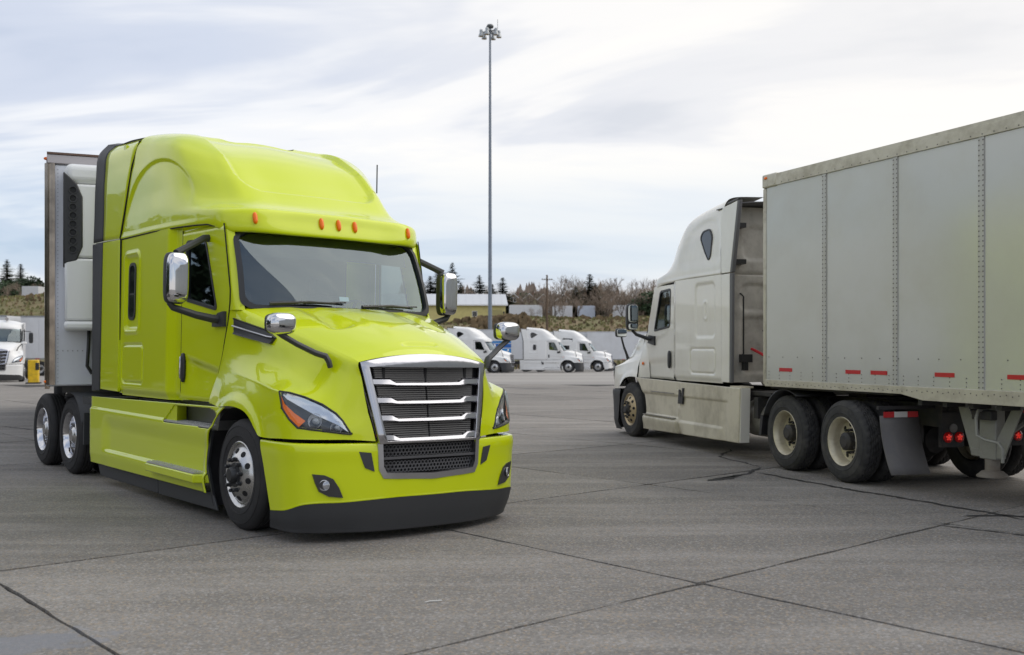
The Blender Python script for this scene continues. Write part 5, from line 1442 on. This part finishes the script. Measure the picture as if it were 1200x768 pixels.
def make_day_cab():
    root = empty('day_cab_truck')
    build_hood(root, WHITE, 4, scoops=False, p4=False); bumper_parts(root, WHITE); grille_parts(root); lamp_parts(root, p4=False)
    W = windscreen_fn(-.42, 1.91, -.85, 2.55, 1.03, 1.0, .20, .15)
    ws = MB().grid(orient(np.array([[W(a, t) for a in np.linspace(-1, 1, 30)] for t in np.linspace(-.02, 1, 14)]), (-1.5, 0, 2))).build('windscreen', WSGLASS, root, smooth=180)
    m = MB()
    for a in (-1., 1.): m.tube([W(a * .985, t, .01) for t in np.linspace(0, 1, 8)], .03, 6)
    m.tube([W(a, 0., .01) for a in np.linspace(-1, 1, 17)], .028, 6); m.build('windscreen_seal', BLACK, ws)
    yy = np.linspace(-1.06, 1.06, 21)
    sh = lambda y, z: z - .16 * abs(y / 1.06) ** 3
    G = np.array([[(x + .14 * (1 - (y / 1.06) ** 2), y, sh(y, z)) for y in yy] for x, z in ((-.84, 2.56), (-.86, 2.66), (-1.05, 2.86), (-1.4, 2.99), (-2.2, 3.02))])
    rf_ = MB().grid(G).build('roof', WHITE, root, solid=.03)
    win = rpoly([(-1.70, 2.55), (-1.22, 2.53), (-.92, 1.94), (-1.66, 2.0)], .07, 4); YD = lambda x: 1.10
    for s in (1, -1):
        G = np.zeros((60, 40, 3))
        for i, z in enumerate(np.linspace(1.1, 2.86, 60)): G[i, :, 0] = np.linspace(-2.1, float(np.interp(z, [1.1, 1.9, 2.6, 2.8], [-.35, -.45, -.90, -1.0])), 40); G[i, :, 1] = 1.10 - .05 * max(0, z - 2.5); G[i, :, 2] = z
        d = sided(MB().grid(G, keep=lambda c: not in_poly(win, c[0], c[2])), s).build('door', WHITE, root)
        f = lambda x, z, o: (x, s * (1.10 + o), z)
        fan(win, f, -.015).build('window', GLASS, d); gasket(win, .024, f, 0, .007).build('window_seal', BLACK, d)
        dm = blob((-.62, s * 1.46, 2.12), (.055, .10, .26), 10, 8, 5).build('door_mirror', BLACK, root)
        MB().tube([(-.62, s * 1.46, 2.42), (-.66, s * 1.1, 2.46)], .02, 6).build('mirror_arm', BLACK, dm)
        hm = blob((.60, s * 1.24, 1.86), (.05, .13, .06), 10, 6, 4.5).build('hood_mirror', WHITE, root)
        MB().tube([(.60, s * 1.15, 1.82), (.66, s * 1.0, 1.66), (.66, s * .93, 1.5)], .025, 8).build('mirror_arm', BLACK, hm)
        put_wheel(root, 0, s, 'steer', ALU, FRAME, RUBBER)
        for x in (-4.2, -5.5): put_wheel(root, x, s, 'drive', ALU, FRAME, RUBBER, minimal=True)
        MB().tube([(-1.5, s * .35, 3.06), (-1.0, s * .35, 3.05)], [.05, .085], 10).build('air_horn', CHROME, root)
    MB().box(-2.1, -2.14, -1.1, 1.1, 1.1, 2.9).build('cab_back', WHITE, root)
    interior(root, -.5, -1.4); chassis(root, -6.3, (-4.2, -5.5), -4.8)
    return root
dc = put(make_day_cab(), at(-4, 49.5), 49.5, R(-69)); tag(dc, 'white day cab truck facing forwards, cut by the left edge beside a yellow post', 'semi truck')
def make_yard_trailer(col=None, stripes=False, L=13.6):
    root = empty('parked_trailer'); wm = col or WALLW
    n = 11
    for s in (1, -1):
        for k in range(n):
            a, b = -L / 2 + L * k / n, -L / 2 + L * (k + 1) / n
            MB().box(a + .006, b - .006, s * 1.27, s * 1.245, 1.22, 3.98).build('side_panel', wm, root)
        MB().box(-L / 2, L / 2, s * 1.285, s * 1.20, 3.98, 4.08).build('top_rail', SATIN, root)
        MB().box(-L / 2, L / 2, s * 1.285, s * 1.20, 1.10, 1.22).build('bottom_rail', GREYST, root)
        if stripes:
            for (z0, z1, c) in ((2.75, 2.95, (.03, .22, .55)), (2.30, 2.68, (.02, .13, .45)), (1.80, 2.22, (.03, .25, .62))):
                MB().box(L / 2 - .1, L / 2 - 6, s * 1.271, s * 1.276, z0, z1).build('blue_stripe', mat('blue_stripe_%d' % int(z0 * 100), c, .4), root)
        for k in range(5): MB().box(-L / 2 + 1 + k * 2.6, -L / 2 + 1.3 + k * 2.6, s * 1.286, s * 1.29, 1.14, 1.19).build('reflective_strip', REFL, root)
        MB().box(L / 2 - 2.6, L / 2 - 2.75, s * .9, s * 1.02, .05, 1.1).build('landing_leg', GREYST, root)
        for x in (-L / 2 + 1.3, -L / 2 + 2.6): put_wheel(root, x, s, 'drive', ALU, FRAME, RUBBER, minimal=True, y=1.26)
    MB().box(-L / 2, L / 2, -1.24, 1.24, 1.12, 4.05).build('box_core', wm, root)
    return root
yt = make_yard_trailer(); G_ = 'white trailers parked along the back of the yard'
put(yt, at(763, 108), 108, R(0)); tag(yt, 'long white trailer parked behind the right end of the far truck row', 'trailer', G_)
ys_ = make_yard_trailer(stripes=True); put(ys_, at(519, 101), 101, R(0)); tag(ys_, 'white trailer with blue side stripes parked behind the lime bonnet', 'trailer')
for px, d, rz, lb in ((632, 109, 0, 'long white trailer parked behind the middle truck of the far row'), (470, 107, 0, 'long white trailer standing directly behind the lime cab'),
                      (912, 108, 0, 'long white trailer parked behind the cream truck cab'), (-100, 70, 1, 'white trailer whose rear stands behind the day cab at left edge'), (150, 71, 0, 'white trailer parked behind the refrigerated trailer nose')):
    c = copy_tree(yt); put(c, at(px, d), d, R(rz)); tag(c, lb, 'trailer', G_)
def make_post():
    root = empty('yellow_post'); YP = mat('safety_yellow', (.75, .48, .01), .45, dirt=((.2, .14, .03), .5, 5))
    MB().box(-.22, .22, -.22, .22, 0, 1.08).build('post_body', YP, root, bevel=.04)
    MB().box(.10, .26, -.24, -.20, .62, .95).build('bumper_pad', BLACK, root, bevel=.02); MB().box(-.3, .3, -.3, .3, 0, .06).build('base', FRAME, root)
    return root
tag(put(make_post(), at(39.5, 47), 47, .3), 'squat yellow safety post standing beside the white day cab', 'bollard')
# ------------------------------------------------------------------ lighting mast
def make_mast():
    root = empty('light_mast'); H_ = 38.5; G = mat('mast_galvanised', (.19, .22, .26), .5, .4, var=.1)
    MB().lathe([(.34, 0), (.34, .06), (.26, .08), (.25, .2), (.11, H_), (0, H_)], 16, axis='z').build('pole', G, root)
    D = mat('mast_fitting', (.10, .11, .115), .5, .4)
    m = MB().tube([(.62 * math.cos(t), .62 * math.sin(t), H_ - .55) for t in np.linspace(0, 2 * math.pi, 25)], .05, 6, cap=False)
    for k in range(6): t = 2 * math.pi * k / 6; m.tube([(0, 0, H_ - .55), (.95 * math.cos(t), .95 * math.sin(t), H_ - .55)], .045, 6)
    m.build('head_ring', D, root)
    MB().lathe([(0, H_ + .3), (.32, H_ + .25), (.42, H_ + .05), (.36, H_ - .1), (0, H_ - .1)], 16, axis='z').build('head_cap', D, root)
    for k in range(6):
        t = 2 * math.pi * k / 6 + .2; c = (1.02 * math.cos(t), 1.02 * math.sin(t))
        l = MB().lathe([(0, .28), (.16, .26), (.20, .05), (.17, -.05), (.20, -.12), (.30, -.42), (.31, -.50)], 14, axis='z', c=(c[0], c[1], H_ - .62)).build('floodlight', mat('lamp_alloy', (.36, .38, .39), .35, .6), root)
        MB().lathe([(0, -.55), (.20, -.54), (.305, -.49)], 14, axis='z', c=(c[0], c[1], H_ - .62)).build('lamp_glass', mat('amber_glass', (.35, .29, .20), .15), l)
    MB().tube([(.85, -.3, H_ - .3), (.85, -.3, H_ + .75)], .025, 5).build('lightning_rod', D, root)
    return root
tag(put(make_mast(), at(574.3, 116), 116), 'tall grey lighting mast with a ring of floodlights rising above the yard', 'light mast')
def make_utility_pole(h):
    root = empty('utility_pole'); Wd = mat('weathered_wood', (.13, .09, .06), .85, var=.25, vscale=4)
    MB().lathe([(.17, -.3), (.11, h), (0, h)], 10, axis='z').build('pole', Wd, root)
    MB().box(-.7, .7, -.14, -.04, h - .62, h - .54).build('crossarm', Wd, root)
    for x in (-.6, -.3, .3, .6): MB().lathe([(.05, h - .57), (.06, h - .5), (.03, h - .42), (0, h - .42)], 8, axis='z', c=(x, -.09, 0)).build('insulator', GREYST, root)
    return root
up = make_utility_pole(8.2); tag(put(up, at(641, 128), 128, .2), 'brown wooden utility pole standing on the grass bank left of the pointed firs', 'utility pole')
# ------------------------------------------------------------------ buildings on the plateau
def make_yellow_building():
    root = empty('yellow_building'); YW = mat('yellow_siding', (.62, .54, .22), .6, var=.06, vscale=1.5, dirt=((.35, .3, .14), .3, 1)); RW = mat('white_metal_roof', (.55, .57, .60), .4, .2, var=.06)
    L, Dp, h, rh = 27.0, 12.0, 3.9, 2.2
    m = MB().prism([(-Dp / 2, -.5), (Dp / 2, -.5), (Dp / 2, h), (0, h + rh), (-Dp / 2, h)], 'yz', -L / 2, L / 2); m.build('wall', YW, root)
    for s in (1, -1):
        r = MB().prism([(s * (Dp / 2 + .5), h - .12), (0, h + rh + .06), (0, h + rh + .18), (s * (Dp / 2 + .5), h + .02)], 'yz', -L / 2 - .4, L / 2 + .4).build('roof', RW, root)
        for k in range(40): MB().prism([(s * (Dp / 2 + .5), h + .02), (0, h + rh + .18), (0, h + rh + .22), (s * (Dp / 2 + .5), h + .06)], 'yz', -L / 2 + k * L / 39 - .03, -L / 2 + k * L / 39 + .03).build('roof_seam', RW, r) if k % 2 == 0 else None
    MB().box(-L / 2 - .42, L / 2 + .42, -Dp / 2 - .56, -Dp / 2 - .5, h - .18, h + .06).build('gutter', WHITE, root)
    for x in (-9, -3.5, 2.2, 7.5):
        w = MB().box(x - .5, x + .5, -Dp / 2 - .03, -Dp / 2 - .002, 1.6, 2.7).build('window', WHITE, root); MB().box(x - .42, x + .42, -Dp / 2 - .045, -Dp / 2 - .032, 1.68, 2.62).build('pane', SMOKED, w)
    dr = MB().box(10.2, 12.8, -Dp / 2 - .04, -Dp / 2 - .002, -.3, 2.9).build('roller_door', mat('door_yellow', (.42, .37, .16), .5), root)
    for k in range(5): MB().box(10.25, 12.75, -Dp / 2 - .055, -Dp / 2 - .041, -.2 + k * .6, .36 + k * .6).build('door_slat', mat('door_yellow', (.42, .37, .16), .5), dr)
    MB().box(13.0, 13.3, -Dp / 2 - .3, -Dp / 2 - .02, 2.2, 2.6).build('wall_lamp', CHARC, root)
    return root
tag(put(make_yellow_building(), at(511, 205), 205, R(4)), 'long yellow building with white metal roof standing above the grass bank', 'building')
def make_house(wall, roofc, w=4.6, h=3.5, rh=1.9):
    root = empty('house'); wm = mat('house_wall_%d' % int(wall[0] * 1000 + wall[2] * 7000), wall, .7, var=.06); rm = mat('house_roof_%d' % int(roofc[0] * 1000), roofc, .8, var=.15, vscale=6)
    MB().prism([(-w / 2, -1), (w / 2, -1), (w / 2, h), (0, h + rh), (-w / 2, h)], 'xz', -4, 4).build('wall', wm, root)
    for s in (1, -1):
        MB().prism([(s * (w / 2 + .35), h - .33), (0, h + rh), (0, h + rh + .2), (s * (w / 2 + .35), h - .13)], 'xz', -4.35, 4.3).build('roof', rm, root)
        MB().prism([(s * (w / 2 + .36), h - .36), (0, h + rh - .06), (0, h + rh + .22), (s * (w / 2 + .36), h - .10)], 'xz', -4.42, -4.352).build('bargeboard', WHITE, root)
    for x, z, ww in ((0, 3.3, 1.4), (-1.2, .9, .9), (1.2, .9, .9)):
        f = MB().box(x - ww / 2, x + ww / 2, -4.06, -4.002, z, z + 1.25).build('window', WHITE, root)
        for q in (-1, 1): MB().box(x + q * ww / 4 - ww / 4 + .07, x + q * ww / 4 + ww / 4 - .07, -4.075, -4.062, z + .1, z + 1.15).build('pane', SMOKED, f)
    MB().box(.6, 1.0, 1, 1.5, h + .6, h + rh + .7).build('chimney', mat('brick_red', (.2, .1, .07), .8), root)
    return root
hs = [((.30, .22, .14), (.10, .10, .11), 'tan gabled house with white window, first in the row right of the yellow building'), ((.36, .33, .22), (.10, .10, .11), 'pale cream gabled house, second in the row right of the yellow building'),
      ((.28, .21, .16), (.12, .11, .11), 'brown gabled house just left of the utility pole'), ((.26, .22, .19), (.11, .10, .10), 'grey brown house right of the utility pole'),
      ((.30, .26, .2), (.12, .11, .1), 'dull tan house below the pointed fir'), ((.33, .27, .2), (.13, .12, .12), 'light brown house beneath the tall dark firs'), ((.28, .24, .22), (.11, .11, .12), 'grey gabled house at the right end of the row')]
for k, (w, r_, lb) in enumerate(hs):
    d = 262 + (k % 3) * 3; o = make_house(w, r_); put(o, at((603, 621, 637, 660, 680, 697, 722)[k], d), d, R((k * 37) % 9 - 4)); tag(o, lb, 'house', 'gabled houses behind the bank')
tag(put(make_house((.42, .41, .38), (.2, .2, .21), 6, 2.8, 1.6), at(12, 250), 250), 'pale house with grey roof among the trees at the far left', 'house')
def make_far_trailer(L, col):
    root = empty('far_trailer'); c = mat('far_white_%d' % int(col[0] * 100), col, .5, var=.05)
    MB().box(-L / 2, L / 2, -1.2, 1.2, .75, 3.2).build('box_body', c, root, bevel=.03); MB().box(-L / 2 + .1, L / 2 - .1, -1.0, 1.0, .6, .75).build('floor_beams', FRAME, root)
    for x in (-L / 2 + .9, -L / 2 + 2.0, L / 2 - 1.2):
        for s in (1, -1): MB().lathe([(.2, -.14), (.46, -.12), (.5, -.02), (.46, 0), (.25, .0), (0, -.05)], 16, c=(x, s * 1.18, .5)).build('wheel', RUBBER, root)
    return root
for px, d, L, col, lb in ((616, 158, 5.0, (.66, .67, .69), 'white box trailer in front of the two gabled houses'), (659, 160, 2.9, (.60, .60, .62), 'small white trailer right of the utility pole'),
                          (687, 156, 2.4, (.50, .55, .66), 'bluish white box trailer below the tall firs'), (729, 162, 2.6, (.55, .56, .58), 'grey white trailer among the bare trees at right'), (39, 165, 2.6, (.55, .56, .58), 'small pale trailer on the slope at far left')):
    o = make_far_trailer(L, col); put(o, at(px, d), d, R(2)); tag(o, lb, 'trailer', 'small trailers parked on the bank top')

# ------------------------------------------------------------------ trees
BARK = mat('bare_bark', (.11, .085, .065), .9, var=.3, vscale=2, obj_rand=.25)
TWIG = mat('bare_twigs', (.23, .18, .14), .9, var=.3, vscale=1, obj_rand=.3)
def leafmat(n, c): return mat(n, c, .7, var=.45, vscale=.9, obj_rand=.25, spec=.25)
FIR = leafmat('fir_needles', (.050, .072, .040)); FIR2 = leafmat('cedar_needles', (.075, .095, .035)); EVER = leafmat('evergreen_leaves', (.050, .080, .040))
def conifer_meshes(seed, h, w, open_=.0):
    r = random.Random(seed); f = MB(); t = MB()
    t.tube([(0, 0, -.5), (r.uniform(-.1, .1), 0, h * .5), (0, 0, h * .97)], [h * .018, h * .012, h * .003], 7)
    n = int(h * 3.4)
    for k in range(n):
        u = (k + r.random() * .6) / n; z = h * (.06 + .92 * u)
        R0 = w * (1 - u) ** .85 * (.75 + .5 * r.random()) + .12
        nb = max(4, int(9 * (1 - u) + 3))
        for b in range(nb):
            if r.random() < open_: continue
            a = 2 * math.pi * (b + r.random() * .8) / nb + k * 1.1; L = R0 * (.6 + .55 * r.random()); dr = -.18 - .25 * r.random() + .5 * u
            ca, sa = math.cos(a), math.sin(a)
            for q in range(6):
                s = (q + .8) / 6; cx = L * s; cz = z + dr * L * s + .05 * r.gauss(0, 1)
                hw = (.34 * L * (1 - s) + .12 + .05 * h / 14) * (.6 + .7 * r.random()); ln = L * .20 + .08
                j = r.uniform(-.25, .25)
                p = [(cx - ln, -hw * .3), (cx - ln * .2, -hw), (cx + ln * 1.3, r.uniform(-.3, .3) * hw), (cx - ln * .2, hw)]
                f.add([(ca * x - sa * y, sa * x + ca * y, cz - .28 * abs(y) + j * x * .1 + r.uniform(-.05, .05) * L * .3) for x, y in p], [(0, 1, 2, 3)])
    return f, t
def crown_meshes(seed, h, w):
    """broad evergreen: several lobes of leaf clumps"""
    r = random.Random(seed); f = MB(); t = MB()
    t.tube([(0, 0, -.5), (.1, 0, h * .35), (0, 0, h * .8)], [h * .03, h * .022, h * .006], 7)
    for k in range(16):
        a = r.uniform(0, 6.28); q = r.random() ** .5; c = (w * .62 * q * math.cos(a), w * .62 * q * math.sin(a), h * r.uniform(.25, .86) * (1 - .2 * q)); R0 = w * r.uniform(.22, .42)
        t.tube([(0, 0, h * .25), c], [h * .012, .03], 5)
        for m in range(130):
            v = Vector((r.gauss(0, 1), r.gauss(0, 1), r.gauss(0, 1))).normalized() * R0 * r.uniform(.55, 1.05); p = Vector(c) + v * 1.0; p.z = c[2] + v.z * .75
            s = w * .055 * r.uniform(.6, 1.5); n1 = Vector((r.gauss(0, 1), r.gauss(0, 1), r.gauss(0, 1))).normalized(); n2 = n1.cross(Vector((r.gauss(0, 1), r.gauss(0, 1), r.gauss(0, 1)))).normalized()
            f.add([tuple(p + n1 * s), tuple(p + n2 * s * .8), tuple(p - n1 * s), tuple(p - n2 * s * .7)], [(0, 1, 2, 3)])
    return f, t
def bare_meshes(seed, h):
    r = random.Random(seed); T, W_ = MB(), MB()
    def br(p, d, L, rad, lev):
        q = p + d * L * .5 + Vector((r.gauss(0, .06), r.gauss(0, .06), 0)) * L; e = q + (d + Vector((r.gauss(0, .12), r.gauss(0, .12), .06))).normalized() * L * .5
        (T if lev < 3 else W_).tube([tuple(p), tuple(q), tuple(e)], [rad, rad * .8, rad * .6], 5 if lev < 2 else 3, cap=False)
        if lev >= 5: return
        n = 3 if lev < 3 else r.choice((2, 3, 4))
        for k in range(n):
            a = r.uniform(0, 6.28); sp = r.uniform(.35, .85) if lev else r.uniform(.25, .6)
            x = d.orthogonal().normalized(); y = d.cross(x)
            nd = (d + (x * math.cos(a) + y * math.sin(a)) * sp + Vector((0, 0, .12))).normalized()
            st = e if k < 2 else p.lerp(e, r.uniform(.5, .9))
            br(st, nd, L * r.uniform(.6, .82), max(rad * r.uniform(.5, .68), .026), lev + 1)
    br(Vector((0, 0, -.4)), Vector((r.uniform(-.08, .08), r.uniform(-.08, .08), 1)).normalized(), h * .30, h * .020, 0)
    return W_, T
def tree_proto(name, pair, cm, tm, crown='crown'):
    root = empty(name); pair[0].build(crown, cm, root, smooth=0); pair[1].build('trunk', tm, root, smooth=60); return root
firs = [tree_proto('fir_tree', conifer_meshes(11, 14, 2.4), FIR, BARK), tree_proto('fir_tree', conifer_meshes(12, 14, 3.0, .12), FIR, BARK), tree_proto('fir_tree', conifer_meshes(13, 14, 2.7), FIR2, BARK), tree_proto('fir_tree', conifer_meshes(14, 14, 3.6, .3), FIR, BARK)]
evers = [tree_proto('evergreen_tree', crown_meshes(21, 9, 5), EVER, BARK), tree_proto('evergreen_tree', crown_meshes(22, 9, 4.4), FIR, BARK)]
bares = [tree_proto('bare_tree', bare_meshes(31 + k, 12), TWIG, BARK, 'branches') for k in range(5)]
used = set()
def plant(protos, k, px, d, ytop, lb, cat, grp=None, x=None, base=14, sx=1.0):
    o = protos[k % len(protos)]
    if id(o) in used: o = copy_tree(o)
    else: used.add(id(o))
    xx = at(px, d); g = ground_z(xx, d); h = 1.647 + (407 - ytop) / 1206 * d - g
    s = max(.15, h / base); o.location = (xx, d, g); o.scale = (s * sx * (1.9 if protos is firs else 1.3 if protos is evers else 1), s * sx * (1.9 if protos is firs else 1.3 if protos is evers else 1), s); o.rotation_euler = (0, 0, rnd.uniform(0, 6.28)); tag(o, lb, cat, grp)
    return o
GF = 'fir trees behind the yard'
for k, (px, d, yt_, kk, sx, lb) in enumerate([
    (504, 235, 322, 1, 1.0, 'fir tree right beside the lime cab pillar'), (513, 240, 314, 0, 1.0, 'fir tree second from the lime cab, with a narrow tip'), (530, 236, 306, 3, .8, 'tall ragged fir rising behind the left end of the yellow building'),
    (562, 240, 321, 3, 1.0, 'loose branched fir behind the yellow building, left of the mast'), (589, 246, 324, 1, 1.1, 'fir tree just right of the lighting mast'), (675, 215, 335, 2, 1.0, 'small pointed olive fir left of the tall pair'),
    (691, 222, 320, 0, 1.15, 'tallest dark fir of the pair behind the houses'), (698, 216, 331, 2, 1.15, 'lighter green fir leaning against the tallest dark fir'), (496, 246, 330, 1, 1.0, 'fir tree half hidden by the lime cab pillar'),
    (8, 220, 303, 2, 1.0, 'fir tree cut by the left picture edge, tallest there'), (24, 230, 308, 0, 1.0, 'fir tree second from the left picture edge'), (577, 250, 332, 1, 1.0, 'short fir directly behind the lighting mast'), (540, 250, 330, 0, 1.0, 'short fir behind the ridge of the yellow building')]):
    plant(firs, kk, px, d, yt_, lb, 'fir tree', GF, sx=sx)
GE = 'dark evergreen trees on the hillside'
for k, (px, d, yt_, lb) in enumerate([(604, 285, 337, 'rounded evergreen behind the first gabled house'), (616, 290, 340, 'rounded evergreen above the second gabled house'), (628, 284, 337, 'rounded evergreen left of the utility pole'), (640, 292, 346, 'low evergreen behind the utility pole'),
                                      (768, 150, 333, 'dark spreading pine close behind the cream truck windscreen'), (783, 146, 340, 'dark pine hidden behind the cream truck door'), (20, 195, 322, 'bushy evergreen behind the left trailers'), (38, 200, 318, 'bushy evergreen left of the refrigerated trailer'), (2, 198, 326, 'bushy evergreen at the very left edge'), (48, 196, 330, 'bushy evergreen half hidden by the refrigerated trailer'), (12, 202, 325, 'green bushy tree above the white day cab'), (30, 206, 322, 'green bushy tree left of the small pale trailer'), (43, 212, 326, 'green bushy tree behind the small pale trailer'), (-2, 210, 330, 'green bushy tree at the picture edge behind the bank'), (655, 288, 352, 'low dark evergreen between the pole and the firs')]):
    plant(evers, k, px, d, yt_, lb, 'evergreen tree', GE, base=9)
rt_ = random.Random(77); GB = 'bare brown trees around the houses'
for k in range(150):
    px = 488 + 296 * (k + rt_.random()) / 150; d = rt_.choice((152, 172, 190, 232, 250, 274, 295)) + rt_.uniform(-6, 6)
    if px < 608 and d < 230: d = 255 + rt_.uniform(0, 40)
    yt_ = rt_.uniform(324, 341) + (-5 if px > 640 else 8) + (rt_.uniform(6, 22) if d < 200 else 0)
    rg = ('above the yellow building roof', 'bare trees above the yellow building') if px < 598 else ('between the yellow building and the utility pole', 'bare trees left of the utility pole') if px < 641 else ('between the utility pole and the tall firs', 'bare trees right of the utility pole') if px < 690 else ('right of the tall firs', 'bare trees right of the tall firs')
    plant(bares, k, px, d, yt_, 'leafless brown tree ' + rg[0], 'bare tree', rg[1], base=11.5)
plant(bares, 2, 742, 140, 324, 'tallest bare tree with spreading crown left of the cream truck mirror', 'bare tree', base=11.5)
for k in range(14): plant(bares, k, rt_.uniform(-8, 60), rt_.uniform(170, 215), rt_.uniform(326, 342), 'leafless brown tree among the evergreens at the far left', 'bare tree', GB + ' at far left', base=11.5)
# the tree line along the left side of the yard, mirrored in the lime paint and door glass
rl = random.Random(41)
for k in range(22):
    t = k / 21; x, y = -31 - 17 * t + rl.uniform(-3, 3), -14 + 56 * t + rl.uniform(-2, 2)
    p = evers if k % 3 else firs
    o = copy_tree(p[k % len(p)]); s_ = rl.uniform(9, 13.5) / (9 if k % 3 else 14); o.location = (x, y, ground_z(x, y)); o.scale = (s_, s_, s_); o.rotation_euler = (0, 0, rl.uniform(0, 6))
    tag(o, 'evergreen tree in the line along the left side of the yard', 'evergreen tree', 'tree line left of the yard')
# dense undergrowth and dry grass on the bank: nobody could count it
def make_brush():
    r = random.Random(9); m = MB(); m2 = MB()
    for k in range(26000):
        x = r.uniform(-85, 62); y = r.choice((r.uniform(115, 146), r.uniform(140, 205)))
        g = ground_z(x, y); t = math.sin(x * .16 + 2) + math.sin(x * .41 + y * .2) + r.gauss(0, .6)
        h = r.uniform(.10, .38) if t < 1.2 else r.uniform(.3, .95)
        w = h * r.uniform(.5, .9); a = r.uniform(0, 3.14); c, s = math.cos(a) * w, math.sin(a) * w
        tgt = m if (t > .2 or r.random() < .25) else m2
        for q in range(2):
            a = r.uniform(0, 3.14); c, s = math.cos(a) * w, math.sin(a) * w; l = r.uniform(-.3, .3) * h
            tgt.add([(x - c, y - s, g - .05), (x + c, y + s, g - .05), (x + c * .6 + l, y + s * .6, g + h * r.uniform(.6, 1)), (x + l, y, g + h), (x - c * .7 + l, y - s * .7, g + h * r.uniform(.5, .9))], [(0, 1, 2, 3, 4)])
    tag(m.build('brush', mat('dry_brush', (.20, .145, .08), .9, var=.45, vscale=.5), None, smooth=0), 'dry brown brush covering the bank behind the yard', 'brush', kind='stuff')
    tag(m2.build('grass', mat('bank_grass', (.19, .18, .075), .9, var=.4, vscale=.4), None, smooth=0), 'faded green and straw grass on the bank behind the yard', 'grass', kind='stuff')
make_brush()
def make_wood():
    r = random.Random(19); m = MB()
    for k in range(5200):
        y = r.uniform(300, 345); x = r.uniform(-34, 62) if k % 5 else r.uniform(-190, -130)
        g = ground_z(x, y); h = r.uniform(4.5, 9.5) * (1 + .15 * math.sin(x * .3)); w = r.uniform(.25, .7); l = r.uniform(-.6, .6)
        z0 = g + h * r.uniform(0, .6)
        m.add([(x - w * .3, y, z0), (x + w * .3, y + .2, z0), (x + w + l, y + .4, z0 + h * .3), (x + l, y + .2, z0 + h * .45), (x - w + l, y, z0 + h * .28)], [(0, 1, 2, 3, 4)])
    tag(m.build('woodland', mat('winter_wood', (.25, .20, .165), .9, var=.4, vscale=.25), None, smooth=0), 'bare brown winter wood on the far hillside behind the houses', 'woodland', kind='stuff')
make_wood()

lime = make_lime_tractor()
